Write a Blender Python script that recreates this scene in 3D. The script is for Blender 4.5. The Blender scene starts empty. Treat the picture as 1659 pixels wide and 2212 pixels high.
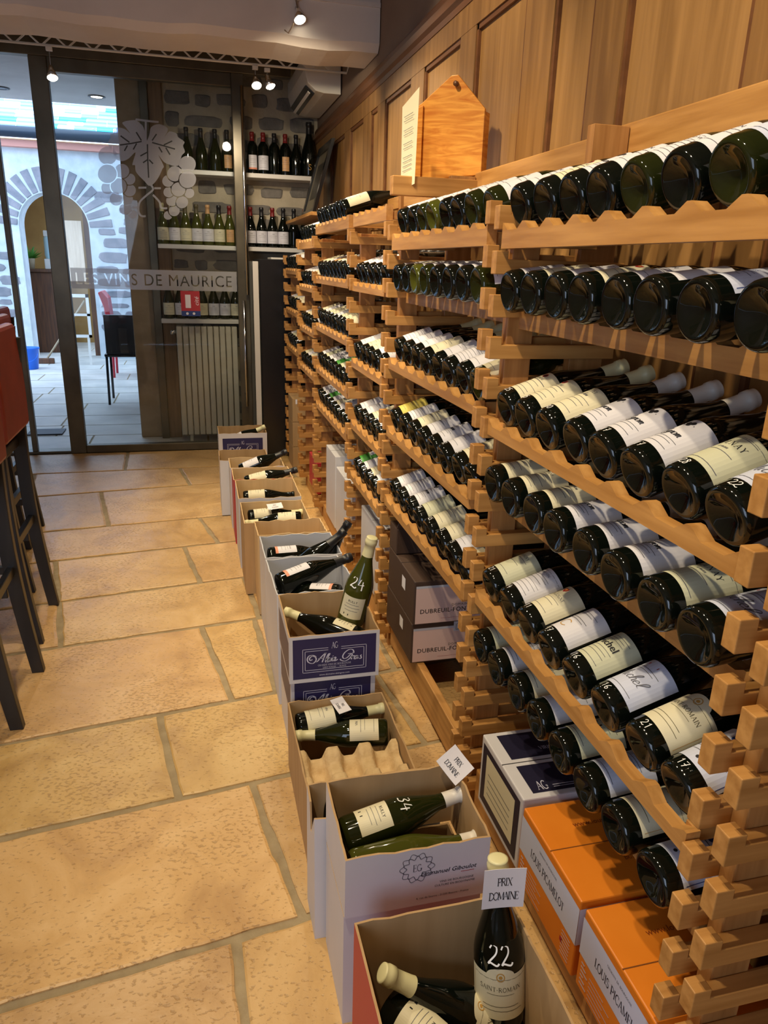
import bpy, bmesh, math, random
from mathutils import Vector, Matrix
random.seed(7)
PI = math.pi
sc = bpy.context.scene
COL = sc.collection
# ---------------------------------------------------------------- camera
CAM_H = 1.34
Xc = Vector((0.96990625, -0.05129134, 0.23801485))
Yc = Vector((-0.24184854, -0.31588381, 0.91745665))
Zc = Vector((0.02812746, -0.94741048, -0.31878241))
right = Vector((Xc[0], Yc[0], Zc[0])); down = Vector((Xc[1], Yc[1], Zc[1])); fwd = Vector((Xc[2], Yc[2], Zc[2]))
cd = bpy.data.cameras.new('camera'); cam = bpy.data.objects.new('camera', cd); COL.objects.link(cam)
M = Matrix.Identity(4)
for i in range(3):
    M[i][0] = right[i]; M[i][1] = -down[i]; M[i][2] = -fwd[i]
M[2][3] = CAM_H
cam.matrix_world = M
cd.sensor_fit = 'HORIZONTAL'; cd.sensor_width = 36; cd.lens = 36 * 1580 / 1659
cd.clip_start = .02
sc.camera = cam
# ---------------------------------------------------------------- exposure, world, lights
vs = sc.view_settings
sc.display_settings.display_device = 'sRGB'
vs.view_transform = 'Standard'; vs.look = 'None'; vs.exposure = 0.0; vs.gamma = 1.0; vs.use_curve_mapping = False
w = bpy.data.worlds.new('sky'); sc.world = w; w.use_nodes = True
bg = w.node_tree.nodes['Background']; bg.inputs[0].default_value = (.50, .70, 1, 1); bg.inputs[1].default_value = 6.0
WARM = (1, .82, .55)
def spot(name, loc, tgt, e, size, blend=.5, col=WARM, rad=.03):
    l = bpy.data.lights.new(name, 'SPOT'); l.energy = e; l.spot_size = math.radians(size); l.spot_blend = blend
    l.color = col; l.shadow_soft_size = rad
    o = bpy.data.objects.new(name, l); COL.objects.link(o); o.location = loc
    o.rotation_euler = (Vector(tgt) - Vector(loc)).to_track_quat('-Z', 'Y').to_euler()
    return o
def area(name, loc, tgt, e, sx, sy, col):
    l = bpy.data.lights.new(name, 'AREA'); l.energy = e; l.shape = 'RECTANGLE'; l.size = sx; l.size_y = sy; l.color = col
    o = bpy.data.objects.new(name, l); COL.objects.link(o); o.location = loc
    o.rotation_euler = (Vector(tgt) - Vector(loc)).to_track_quat('-Z', 'Y').to_euler()
    return o
area('daylight_from_street_window', (-1.45, -1.7, 1.35), (.2, 3, .9), 34, 1.4, 1.7, (.62, .76, 1))
spot('ceiling_and_fill_spot', (-.35, .55, 2.75), (.1, 1.3, 0), 95, 105)
spot('ceiling_and_fill_spot', (-.2, 1.2, 2.75), (.75, 1.5, 1.0), 72, 75)
spot('ceiling_and_fill_spot', (-.05, 2.2, 2.75), (.92, 2.7, 1.55), 80, 70)
spot('ceiling_and_fill_spot', (-.1, 3.1, 2.75), (.7, 3.3, .9), 95, 80)
spot('ceiling_and_fill_spot', (.2, 3.5, 2.28), (.95, 4.75, 1.6), 40, 70)
spot('ceiling_and_fill_spot', (-.5, 2.4, 2.8), (.0, 2.2, 0), 70, 90)
spot('ceiling_and_fill_spot', (-.1, 3.7, 2.2), (.55, 4.4, .8), 34, 80)
spot('ceiling_and_fill_spot', (.3, 4.9, 2.15), (.35, 5.97, 1.25), 26, 110, 1, (1, .84, .64))  # added fill spot, no lamp there: brightens rear stone wall and shelves

# ---------------------------------------------------------------- materials
def srgb(*c):
    return tuple(((x / 255) / 12.92 if x / 255 <= .04045 else ((x / 255 + .055) / 1.055) ** 2.4) for x in c) + (1,)
MATS = {}
def mat(name, col, rough=.6, metal=0, spec=.5, **kw):
    if name in MATS: return MATS[name]
    m = bpy.data.materials.new(name); m.use_nodes = True
    b = m.node_tree.nodes['Principled BSDF']
    b.inputs['Base Color'].default_value = col; b.inputs['Roughness'].default_value = rough
    b.inputs['Metallic'].default_value = metal; b.inputs['Specular IOR Level'].default_value = spec
    for k, v in kw.items(): b.inputs[k.replace('_', ' ')].default_value = v
    MATS[name] = m
    return m
def noisy(name, c1, c2, scale=(5, 5, 5), rough=.6, detail=6, bump=0, spec=.5, metal=0, dist=0, bscale=60, rough2=None, objrand=0):
    if name in MATS: return MATS[name]
    m = mat(name, c1, rough, metal, spec); nt = m.node_tree; N = nt.nodes; Lk = nt.links
    b = N['Principled BSDF']
    tc = N.new('ShaderNodeTexCoord'); mp = N.new('ShaderNodeMapping'); mp.inputs['Scale'].default_value = scale
    src = tc.outputs['Object']
    if objrand:
        oi = N.new('ShaderNodeObjectInfo'); ma = N.new('ShaderNodeVectorMath'); ma.operation = 'ADD'
        mu = N.new('ShaderNodeMath'); mu.operation = 'MULTIPLY'; mu.inputs[1].default_value = objrand
        Lk.new(oi.outputs['Random'], mu.inputs[0]); Lk.new(src, ma.inputs[0]); Lk.new(mu.outputs[0], ma.inputs[1]); src = ma.outputs[0]
    Lk.new(src, mp.inputs[0])
    n = N.new('ShaderNodeTexNoise'); n.inputs['Scale'].default_value = 1; n.inputs['Detail'].default_value = detail
    n.inputs['Distortion'].default_value = dist
    Lk.new(mp.outputs[0], n.inputs[0])
    r = N.new('ShaderNodeValToRGB'); r.color_ramp.elements[0].position = .33; r.color_ramp.elements[1].position = .67
    r.color_ramp.elements[0].color = c1; r.color_ramp.elements[1].color = c2
    Lk.new(n.outputs[0], r.inputs[0]); Lk.new(r.outputs[0], b.inputs['Base Color'])
    if bump:
        n2 = N.new('ShaderNodeTexNoise'); n2.inputs['Scale'].default_value = bscale; n2.inputs['Detail'].default_value = 4
        Lk.new(src, n2.inputs[0])
        bm_ = N.new('ShaderNodeBump'); bm_.inputs['Strength'].default_value = bump; bm_.inputs['Distance'].default_value = .01
        Lk.new(n2.outputs[0], bm_.inputs['Height']); Lk.new(bm_.outputs[0], b.inputs['Normal'])
    return m
wa, wb = srgb(170, 119, 60), srgb(200, 148, 84)
WOOD_X = noisy('rack_wood_along_depth', wa, wb, (4, 60, 60), .45, objrand=9)
WOOD_Y = noisy('rack_wood_along_row', wa, wb, (60, 4, 60), .45, objrand=9)
WOOD_Z = noisy('rack_wood_upright', srgb(160, 110, 58), srgb(190, 138, 80), (60, 60, 4), .45, objrand=9)
PANEL = noisy('oak_panelling', srgb(140, 102, 56), srgb(168, 126, 74), (30, 30, 2), .5, dist=.6)
PANEL2 = noisy('oak_panelling_frame', srgb(124, 88, 48), srgb(152, 112, 64), (30, 30, 2), .45, dist=.4)
TRIMW = noisy('dark_oak_moulding', srgb(92, 58, 34), srgb(120, 78, 46), (20, 2, 20), .4)
PLY = noisy('pine_plywood', srgb(238, 168, 70), srgb(196, 112, 30), (5, 5, 34), .4, dist=2.6)
TAUPE = noisy('taupe_plaster', srgb(120, 98, 84), srgb(132, 110, 94), (3, 3, 3), .8)
WHITE = noisy('white_plaster', srgb(205, 196, 190), srgb(222, 214, 208), (2, 2, 2), .8, bump=.25, bscale=9)
CEIL = noisy('ceiling_plaster', srgb(150, 132, 110), srgb(172, 152, 128), (3, 3, 3), .85, bump=.3, bscale=12)
METAL_W = mat('white_enamel', srgb(226, 222, 214), .35)
STEEL = noisy('patinated_steel', srgb(82, 76, 62), srgb(112, 104, 86), (4, 4, 3), .38, metal=.55, spec=.5)
CHROME = mat('chrome', (.8, .8, .8, 1), .15, 1)
MORTAR = noisy('lime_mortar', srgb(170, 158, 134), srgb(192, 180, 156), (8, 8, 8), .9, bump=.5, bscale=40)
STONE = noisy('grey_rubble_stone', srgb(108, 104, 98), srgb(134, 128, 120), (12, 12, 12), .85, bump=.6, bscale=50)
MORTAR2 = noisy('courtyard_mortar', srgb(176, 182, 186), srgb(196, 200, 202), (8, 8, 8), .9, bump=.4, bscale=30)
STONE2 = noisy('courtyard_stone', srgb(112, 112, 118), srgb(140, 134, 138), (8, 8, 8), .85, bump=.5, bscale=30)
JAMB = noisy('dressed_limestone', srgb(150, 132, 104), srgb(172, 152, 124), (5, 5, 9), .8, bump=.3, bscale=30)
JAMBW = noisy('old_jamb_wood', srgb(120, 96, 70), srgb(146, 118, 88), (40, 40, 3), .7)
KRAFT = noisy('kraft_cardboard', srgb(176, 142, 98), srgb(188, 154, 110), (30, 30, 3), .8)
KRAFT_L = noisy('light_kraft_cardboard', srgb(206, 172, 124), srgb(216, 184, 136), (30, 30, 3), .8)
WHITEC = noisy('white_cardboard', srgb(206, 204, 208), srgb(216, 214, 218), (4, 4, 4), .55)
REDC = mat('red_cardboard', srgb(186, 52, 58), .5)
NAVY = mat('navy_print', srgb(42, 38, 84), .45)
NAVYD = mat('dark_navy_print', srgb(30, 28, 52), .45)
ORANGE = noisy('orange_cardboard', srgb(222, 124, 26), srgb(232, 136, 38), (6, 6, 6), .42)
BROWNC = mat('dark_brown_cardboard', srgb(74, 56, 46), .55)
PINKC = mat('pale_pink_print', srgb(222, 190, 180), .5)
PALEBLUE = mat('pale_grey_print', srgb(196, 198, 206), .5)
INK = mat('black_ink', (.015, .015, .02, 1), .5)
GREYINK = mat('grey_ink', srgb(96, 96, 104), .5)
WHITEINK = mat('white_ink', srgb(205, 205, 225), .5)
CHALK = mat('white_paint_pen', (.9, .9, .9, 1), .5)
REDINK = mat('red_ink', srgb(170, 40, 44), .5)
BLUEINK = mat('blue_ink', srgb(42, 66, 132), .5)
GOLD = mat('gold_ink', srgb(196, 150, 74), .35)
OLIVEINK = mat('olive_ink', srgb(92, 84, 60), .5)
PAPER = mat('white_card_paper', srgb(236, 232, 236), .6)
GLASSB = mat('black_green_bottle_glass', (.003, .0045, .003, 1), .07, spec=.5)
GLASSG = mat('olive_bottle_glass', (.013, .016, .003, 1), .06, spec=.5)
GLASSY = mat('yellow_green_bottle_glass', (.055, .06, .008, 1), .07, spec=.5)
BLACKG = mat('black_gloss', (.012, .013, .016, 1), .22)
BLACKW = noisy('black_stained_wood', (.012, .011, .011, 1), (.022, .02, .019, 1), (20, 20, 3), .38)
REDL = noisy('rust_red_leather', srgb(128, 44, 28), srgb(146, 54, 36), (9, 9, 9), .42)
CREAMC = mat('cream_capsule', srgb(226, 220, 172), .4)
WHITECAP = mat('white_capsule', srgb(222, 216, 206), .4)
BLACKCAP = mat('black_capsule', (.014, .014, .016, 1), .38)
REDCAP = mat('red_capsule', srgb(120, 30, 30), .35)
L_WHITE = mat('white_label_paper', srgb(222, 220, 226), .5)
L_CREAM = mat('cream_label_paper', srgb(226, 218, 186), .5)
L_GREEN = mat('greenish_cream_label_paper', srgb(206, 206, 176), .5)
L_LAV = mat('pale_blue_label_paper', srgb(206, 212, 232), .5)
L_YEL = mat('yellow_label_paper', srgb(216, 196, 92), .5)
L_GRN = mat('bright_green_label_paper', srgb(66, 150, 52), .5)
L_PINK = mat('pink_edge_label_paper', srgb(232, 150, 120), .5)
L_TAN = mat('tan_label_paper', srgb(206, 160, 110), .5)
FROST = None
def frosted():
    m = bpy.data.materials.new('etched_frosted_film'); m.use_nodes = True; nt = m.node_tree; N = nt.nodes
    out = N['Material Output']; N.remove(N['Principled BSDF'])
    d = N.new('ShaderNodeBsdfDiffuse'); d.inputs[0].default_value = (.8, .8, .84, 1)
    t = N.new('ShaderNodeBsdfTranslucent'); t.inputs[0].default_value = (.8, .8, .84, 1)
    p = N.new('ShaderNodeBsdfTransparent'); p.inputs[0].default_value = (.85, .85, .87, 1)
    a = N.new('ShaderNodeMixShader'); b = N.new('ShaderNodeMixShader'); a.inputs[0].default_value = .45; b.inputs[0].default_value = .42
    nt.links.new(d.outputs[0], a.inputs[1]); nt.links.new(t.outputs[0], a.inputs[2])
    nt.links.new(a.outputs[0], b.inputs[1]); nt.links.new(p.outputs[0], b.inputs[2]); nt.links.new(b.outputs[0], out.inputs[0])
    return m
FROST = frosted()
def clear():
    m = bpy.data.materials.new('clear_window_glass'); m.use_nodes = True; nt = m.node_tree; N = nt.nodes
    out = N['Material Output']; N.remove(N['Principled BSDF'])
    g = N.new('ShaderNodeBsdfGlossy'); g.inputs['Roughness'].default_value = .02
    p = N.new('ShaderNodeBsdfTransparent'); p.inputs[0].default_value = (.95, .965, .96, 1)
    f = N.new('ShaderNodeFresnel'); f.inputs[0].default_value = 1.5
    a = N.new('ShaderNodeMixShader'); h = N.new('ShaderNodeMath'); h.operation = 'MULTIPLY'; h.inputs[1].default_value = .5; nt.links.new(f.outputs[0], h.inputs[0]); nt.links.new(h.outputs[0], a.inputs[0])
    nt.links.new(p.outputs[0], a.inputs[1]); nt.links.new(g.outputs[0], a.inputs[2]); nt.links.new(a.outputs[0], out.inputs[0])
    return m
CLEAR = clear()
def emit(name, col, s):
    m = mat(name, (0, 0, 0, 1)); b = m.node_tree.nodes['Principled BSDF']
    b.inputs['Emission Color'].default_value = col; b.inputs['Emission Strength'].default_value = s
    return m
LAMP = emit('lit_lamp_glass', (1, .86, .62, 1), 14)
def floor_mat():
    m = mat('yellow_limestone_slabs', (1, 1, 1, 1), .4); nt = m.node_tree; N = nt.nodes; Lk = nt.links; b = N['Principled BSDF']
    tc = N.new('ShaderNodeTexCoord'); at = N.new('ShaderNodeAttribute'); at.attribute_name = 'slab'
    n1 = N.new('ShaderNodeTexNoise'); n1.inputs['Scale'].default_value = 4.5; n1.inputs['Detail'].default_value = 9; n1.inputs['Roughness'].default_value = .6; n1.inputs['Distortion'].default_value = .9
    r1 = N.new('ShaderNodeValToRGB'); e = r1.color_ramp.elements
    e[0].position = .3; e[0].color = srgb(188, 150, 98); e[1].position = .7; e[1].color = srgb(226, 192, 138)
    k = r1.color_ramp.elements.new(.5); k.color = srgb(212, 174, 116)
    Lk.new(tc.outputs['Object'], n1.inputs[0]); Lk.new(n1.outputs[0], r1.inputs[0])
    # slab to slab tone
    mx = N.new('ShaderNodeMix'); mx.data_type = 'RGBA'; mx.blend_type = 'MULTIPLY'; mx.inputs[0].default_value = 1
    Lk.new(r1.outputs[0], mx.inputs['A']); Lk.new(at.outputs['Color'], mx.inputs['B'])
    # pits
    mp = N.new('ShaderNodeMapping'); mp.inputs['Scale'].default_value = (1, 1.6, 1); mp.inputs['Rotation'].default_value = (0, 0, .5)
    n2 = N.new('ShaderNodeTexNoise'); n2.inputs['Scale'].default_value = 78; n2.inputs['Detail'].default_value = 3
    n3 = N.new('ShaderNodeTexNoise'); n3.inputs['Scale'].default_value = 3.2; n3.inputs['Detail'].default_value = 2
    Lk.new(tc.outputs['Object'], mp.inputs[0]); Lk.new(mp.outputs[0], n2.inputs[0]); Lk.new(tc.outputs['Object'], n3.inputs[0])
    ad = N.new('ShaderNodeMath'); ad.operation = 'MULTIPLY_ADD'; ad.inputs[1].default_value = .34
    Lk.new(n3.outputs[0], ad.inputs[0]); Lk.new(n2.outputs[0], ad.inputs[2])
    r2 = N.new('ShaderNodeValToRGB'); r2.color_ramp.elements[0].position = .74; r2.color_ramp.elements[1].position = .84
    r2.color_ramp.elements[0].color = (0, 0, 0, 1); r2.color_ramp.elements[1].color = (1, 1, 1, 1)
    Lk.new(ad.outputs[0], r2.inputs[0])
    m2 = N.new('ShaderNodeMix'); m2.data_type = 'RGBA'; m2.blend_type = 'MIX'
    sc_ = N.new('ShaderNodeMath'); sc_.operation = 'MULTIPLY'; sc_.inputs[1].default_value = .4
    Lk.new(r2.outputs[0], sc_.inputs[0]); Lk.new(sc_.outputs[0], m2.inputs[0]); Lk.new(mx.outputs['Result'], m2.inputs['A']); m2.inputs['B'].default_value = srgb(132, 98, 60)
    Lk.new(m2.outputs['Result'], b.inputs['Base Color'])
    n4 = N.new('ShaderNodeTexNoise'); n4.inputs['Scale'].default_value = 14; n4.inputs['Detail'].default_value = 5
    Lk.new(tc.outputs['Object'], n4.inputs[0])
    h = N.new('ShaderNodeMath'); h.operation = 'MULTIPLY_ADD'; h.inputs[1].default_value = -.5
    Lk.new(r2.outputs[0], h.inputs[0]); Lk.new(n4.outputs[0], h.inputs[2])
    bp = N.new('ShaderNodeBump'); bp.inputs['Strength'].default_value = .35; bp.inputs['Distance'].default_value = .012
    Lk.new(h.outputs[0], bp.inputs['Height']); Lk.new(bp.outputs[0], b.inputs['Normal'])
    rr = N.new('ShaderNodeMapRange'); rr.inputs['To Min'].default_value = .28; rr.inputs['To Max'].default_value = .5
    Lk.new(n1.outputs[0], rr.inputs['Value']); Lk.new(rr.outputs[0], b.inputs['Roughness'])
    return m
FLOORM = floor_mat()
GROUT = noisy('sandy_grout', srgb(150, 132, 100), srgb(170, 152, 118), (20, 20, 20), .85, bump=.4, bscale=60)
# ---------------------------------------------------------------- mesh helpers
class MB:
    def __init__(s): s.v = []; s.f = []; s.m = []
    def add(s, vs_, fs, m=0):
        o = len(s.v); s.v += [tuple(x) for x in vs_]
        for f in fs: s.f.append([o + i for i in f]); s.m.append(m)
        return s
    def box(s, x0, x1, y0, y1, z0, z1, m=0):
        return s.add([(x0, y0, z0), (x1, y0, z0), (x1, y1, z0), (x0, y1, z0), (x0, y0, z1), (x1, y0, z1), (x1, y1, z1), (x0, y1, z1)],
                     [(0, 3, 2, 1), (4, 5, 6, 7), (0, 1, 5, 4), (1, 2, 6, 5), (2, 3, 7, 6), (3, 0, 4, 7)], m)
    def prism(s, poly, fn0, fn1, m=0):
        n = len(poly); a = [fn0(*p) for p in poly] + [fn1(*p) for p in poly]
        return s.add(a, [list(range(n))[::-1], list(range(n, 2 * n))] + [(i, (i + 1) % n, n + (i + 1) % n, n + i) for i in range(n)], m)
    def lathe(s, prof, seg=28, m=0, mats=None):
        o = len(s.v)
        for r, z in prof:
            for k in range(seg):
                a = 2 * PI * k / seg; s.v.append((r * math.sin(a), -r * math.cos(a), z))
        for i in range(len(prof) - 1):
            for k in range(seg):
                k2 = (k + 1) % seg
                s.f.append([o + i * seg + k, o + i * seg + k2, o + (i + 1) * seg + k2, o + (i + 1) * seg + k]); s.m.append(mats[i] if mats else m)
        return s
    def tube(s, pts, r, seg=8, m=0, caps=True):
        pts = [Vector(p) for p in pts]; o = len(s.v); n = len(pts)
        rr = r if isinstance(r, (list, tuple)) else [r] * n
        up = None
        for i, p in enumerate(pts):
            t = (pts[min(i + 1, n - 1)] - pts[max(i - 1, 0)]).normalized()
            if up is None: up = t.orthogonal().normalized()
            up = (up - t * up.dot(t)).normalized(); b = t.cross(up)
            for k in range(seg):
                a = 2 * PI * k / seg; s.v.append(tuple(p + (up * math.cos(a) + b * math.sin(a)) * rr[i]))
        for i in range(n - 1):
            for k in range(seg):
                k2 = (k + 1) % seg
                s.f.append([o + i * seg + k, o + i * seg + k2, o + (i + 1) * seg + k2, o + (i + 1) * seg + k]); s.m.append(m)
        if caps:
            s.f.append([o + k for k in range(seg)][::-1]); s.m.append(m)
            s.f.append([o + (n - 1) * seg + k for k in range(seg)]); s.m.append(m)
        return s
    def flat(s, geo, fn, m=0):
        vs_, fs = geo
        return s.add([fn(*p) for p in vs_], fs, m)
    def mesh(s, name, mats, smooth=False, bevel=0):
        me = bpy.data.meshes.new(name); me.from_pydata(s.v, [], s.f)
        for m in (mats if isinstance(mats, (list, tuple)) else [mats]): me.materials.append(m)
        me.polygons.foreach_set('material_index', s.m)
        if smooth: me.polygons.foreach_set('use_smooth', [True] * len(s.f))
        if bevel:
            bm = bmesh.new(); bm.from_mesh(me)
            ed = [e for e in bm.edges if len(e.link_faces) == 2 and e.calc_face_angle(0) > .6]
            bmesh.ops.bevel(bm, geom=ed, offset=bevel, segments=2, profile=.5, affect='EDGES'); bm.to_mesh(me); bm.free()
        me.update()
        return me
    def build(s, name, mats, parent=None, smooth=False, bevel=0, loc=None):
        return link(name, s.mesh(name, mats, smooth, bevel), parent, loc)
def link(name, me, parent=None, loc=None):
    o = bpy.data.objects.new(name, me); COL.objects.link(o)
    if loc: o.location = loc
    if parent: o.parent = parent
    return o
def tag(o, label=None, cat=None, group=None, kind=None):
    if label: o['label'] = label
    if cat: o['category'] = cat
    if group: o['group'] = group
    if kind: o['kind'] = kind
    return o
def struct(o): o['kind'] = 'structure'; return o
def empty(name, loc, label, cat, group=None, rz=0):
    o = bpy.data.objects.new(name, None); o.empty_display_size = .05; COL.objects.link(o); o.location = loc; o.rotation_euler = (0, 0, rz)
    return tag(o, label, cat, group)
# 2D ink: ribbons and text ------------------------------------------------
def ribbon(pts, w, taper=False):
    vs_ = []; fs = []; n = len(pts)
    for i, p in enumerate(pts):
        a = pts[max(i - 1, 0)]; b = pts[min(i + 1, n - 1)]
        dx, dy = b[0] - a[0], b[1] - a[1]; L = math.hypot(dx, dy) or 1
        ww = w * (.5 if not taper else (.25 + .45 * abs(dy) / L))
        vs_ += [(p[0] - dy / L * ww, p[1] + dx / L * ww), (p[0] + dy / L * ww, p[1] - dx / L * ww)]
        if i: fs.append((2 * i - 2, 2 * i - 1, 2 * i + 1, 2 * i))
    return vs_, fs
def merge(gs):
    V = []; F = []
    for v, f in gs:
        o = len(V); V += v; F += [tuple(o + i for i in q) for q in f]
    return V, F
def spline(pts, k=5):
    if len(pts) < 3: return pts
    P = [pts[0]] + list(pts) + [pts[-1]]; out = []
    for i in range(1, len(P) - 2):
        a, b, c, d = P[i - 1:i + 3]
        for j in range(k):
            t = j / k
            out.append(tuple(.5 * (2 * b[q] + (c[q] - a[q]) * t + (2 * a[q] - 5 * b[q] + 4 * c[q] - d[q]) * t * t + (3 * b[q] - a[q] - 3 * c[q] + d[q]) * t ** 3) for q in (0, 1)))
    out.append(tuple(pts[-1])); return out
def xf(g, sx, sy=None, dx=0, dy=0, shear=0):
    sy = sx if sy is None else sy
    return [((x + shear * y) * sx + dx, y * sy + dy) for x, y in g[0]], g[1]
def El(cx, cy, rx, ry, a0, a1, n=12):
    return [(cx + rx * math.cos(math.radians(a0 + (a1 - a0) * i / n)), cy + ry * math.sin(math.radians(a0 + (a1 - a0) * i / n))) for i in range(n + 1)]
T, t_ = .13, .05
def SR(x, y): return (t_, [(x - .11, y), (x + .11, y)])
GL = {
 'A': (.78, [(t_, [(.08, 0), (.4, 1)]), (T, [(.4, 1), (.7, 0)]), (t_, [(.2, .36), (.58, .36)]), SR(.08, .02), SR(.7, .02)]),
 'B': (.68, [(T, [(.15, 0), (.15, 1)]), (t_ * 1.5, [(.15, .97), (.35, .97)] + El(.35, .74, .2, .23, 90, -90) + [(.15, .51)]), (t_ * 1.8, [(.35, .51)] + El(.38, .27, .24, .25, 90, -90) + [(.15, .02)]), SR(.1, .02), SR(.1, .98)]),
 'C': (.72, [(t_ * 1.9, El(.42, .5, .34, .48, 50, 310, 20)), (t_, [(.64, .98), (.64, .72)])]),
 'D': (.8, [(T, [(.15, 0), (.15, 1)]), (t_ * 1.9, [(.15, .97), (.3, .97)] + El(.3, .5, .42, .47, 90, -90, 16) + [(.15, .03)]), SR(.1, .02), SR(.1, .98)]),
 'E': (.64, [(T, [(.15, 0), (.15, 1)]), (t_, [(.05, .98), (.56, .98), (.56, .8)]), (t_, [(.05, .02), (.6, .02), (.6, .22)]), (t_, [(.15, .52), (.42, .52)]), (t_, [(.42, .62), (.42, .42)])]),
 'F': (.6, [(T, [(.15, 0), (.15, 1)]), (t_, [(.05, .98), (.56, .98), (.56, .8)]), (t_, [(.15, .52), (.42, .52)]), SR(.15, .02)]),
 'G': (.8, [(t_ * 1.9, El(.42, .5, .34, .48, 50, 345, 22)), (T * .8, [(.68, 0.06), (.68, .42)]), (t_, [(.52, .42), (.78, .42)])]),
 'I': (.34, [(T, [(.17, 0), (.17, 1)]), SR(.17, .02), SR(.17, .98)]),
 'L': (.6, [(T, [(.15, 0), (.15, 1)]), (t_, [(.05, .02), (.56, .02), (.56, .24)]), SR(.15, .98)]),
 'M': (.98, [(t_, [(.13, 0), (.13, 1)]), (T, [(.13, 1), (.48, .1)]), (t_, [(.48, .1), (.82, 1)]), (T, [(.82, 1), (.82, 0)]), SR(.13, .02), SR(.82, .02)]),
 'N': (.84, [(t_, [(.13, 0), (.13, 1)]), (T, [(.13, 1), (.7, 0)]), (t_, [(.7, 0), (.7, 1)]), SR(.13, .02), SR(.7, .98), SR(.1, .98)]),
 'O': (.82, [(t_ * 1.9, El(.41, .5, .34, .48, 0, 360, 24))]),
 'P': (.66, [(T, [(.15, 0), (.15, 1)]), (t_ * 1.7, [(.15, .97), (.36, .97)] + El(.36, .72, .22, .25, 90, -90) + [(.15, .47)]), SR(.15, .02), SR(.1, .98)]),
 'R': (.76, [(T, [(.15, 0), (.15, 1)]), (t_ * 1.7, [(.15, .97), (.36, .97)] + El(.36, .74, .21, .23, 90, -90) + [(.15, .51)]), (T * .9, [(.36, .5), (.66, 0)]), SR(.15, .02), SR(.68, .02), SR(.1, .98)]),
 'S': (.6, [(t_ * 2, spline([(.5, .8), (.4, .96), (.2, .95), (.1, .78), (.2, .6), (.42, .45), (.52, .25), (.42, .05), (.2, .03), (.08, .2)])), ]),
 'T': (.7, [(T, [(.35, 0), (.35, 1)]), (t_, [(.06, .78), (.06, .98), (.64, .98), (.64, .78)]), SR(.35, .02)]),
 'U': (.8, [(T, [(.15, 1), (.15, .3)]), (t_ * 1.6, El(.4, .3, .25, .28, 180, 360)), (t_, [(.65, .3), (.65, 1)]), SR(.15, .98), SR(.65, .98)]),
 'V': (.78, [(T, [(.1, 1), (.4, 0)]), (t_, [(.4, 0), (.7, 1)]), SR(.1, .98), SR(.7, .98)]),
 'X': (.78, [(T, [(.12, 1), (.66, 0)]), (t_, [(.66, 1), (.12, 0)]), SR(.12, .98), SR(.66, .98), SR(.12, .02), SR(.66, .02)]),
 'Y': (.74, [(T, [(.1, 1), (.37, .5)]), (t_, [(.37, .5), (.64, 1)]), (T, [(.37, .5), (.37, 0)]), SR(.1, .98), SR(.64, .98), SR(.37, .02)]),
 'Z': (.66, [(t_, [(.08, .8), (.08, .98), (.58, .98)]), (T, [(.58, .98), (.08, .02)]), (t_, [(.08, .02), (.6, .02), (.6, .2)])]),
 '-': (.4, [(t_ * 1.4, [(.06, .42), (.34, .42)])]),
 '&': (.8, [(t_ * 1.8, spline([(.7, 0), (.25, .65), (.25, .9), (.42, .95), (.45, .75), (.12, .4), (.12, .1), (.35, .0), (.6, .2), (.7, .45)]))]),
 ' ': (.4, [])}
def serif(s, h, sp=1.0, sx=1.0):
    gs = []; x = 0
    for c in s:
        wd, st = GL.get(c, GL[' '])
        for wt, pts in st:
            gs.append(xf(ribbon(pts, wt), h * sx, h, x, 0))
        x += wd * h * sx * sp
    V, F = merge(gs); return [(a - x / 2, b - h / 2) for a, b in V], F
DG = {'0': [El(.3, .5, .25, .48, 90, 450, 16)], '1': [[(.15, .75), (.35, 1), (.35, 0)]],
 '2': [spline([(.05, .78), (.2, .98), (.45, .9), (.45, .6), (.2, .25), (.08, .05), (.2, .1), (.5, .0), (.62, .12)])],
 '3': [spline([(.08, .9), (.3, 1), (.48, .8), (.25, .56), (.5, .35), (.4, .05), (.1, .05)])],
 '4': [[(.3, 1), (.08, .35), (.6, .4)], [(.48, .7), (.42, -.1)]],
 '5': [[(.5, .98), (.15, .95), (.12, .55)], spline([(.12, .55), (.35, .65), (.5, .35), (.35, .02), (.08, .08)])],
 '6': [spline([(.45, .95), (.15, .6), (.1, .2), (.3, 0), (.5, .2), (.35, .42), (.12, .3)])],
 '7': [[(.08, .9), (.55, .98), (.28, 0)], [(.15, .45), (.5, .5)]],
 '8': [spline([(.45, .85), (.2, .95), (.15, .7), (.45, .4), (.4, .05), (.12, .05), (.15, .35), (.45, .7), (.45, .85)])],
 'w': [spline([(.05, .5), (.12, .1), (.3, .1), (.35, .45), (.4, .1), (.6, .1), (.62, .5)])]}
def digits(s, h, wt=.09):
    gs = []; x = 0
    for c in s:
        for p in DG[c]: gs.append(xf(ribbon(p, wt), h, h, x, 0))
        x += .68 * h
    V, F = merge(gs); return [(a - x / 2, b - h / 2) for a, b in V], F
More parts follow.
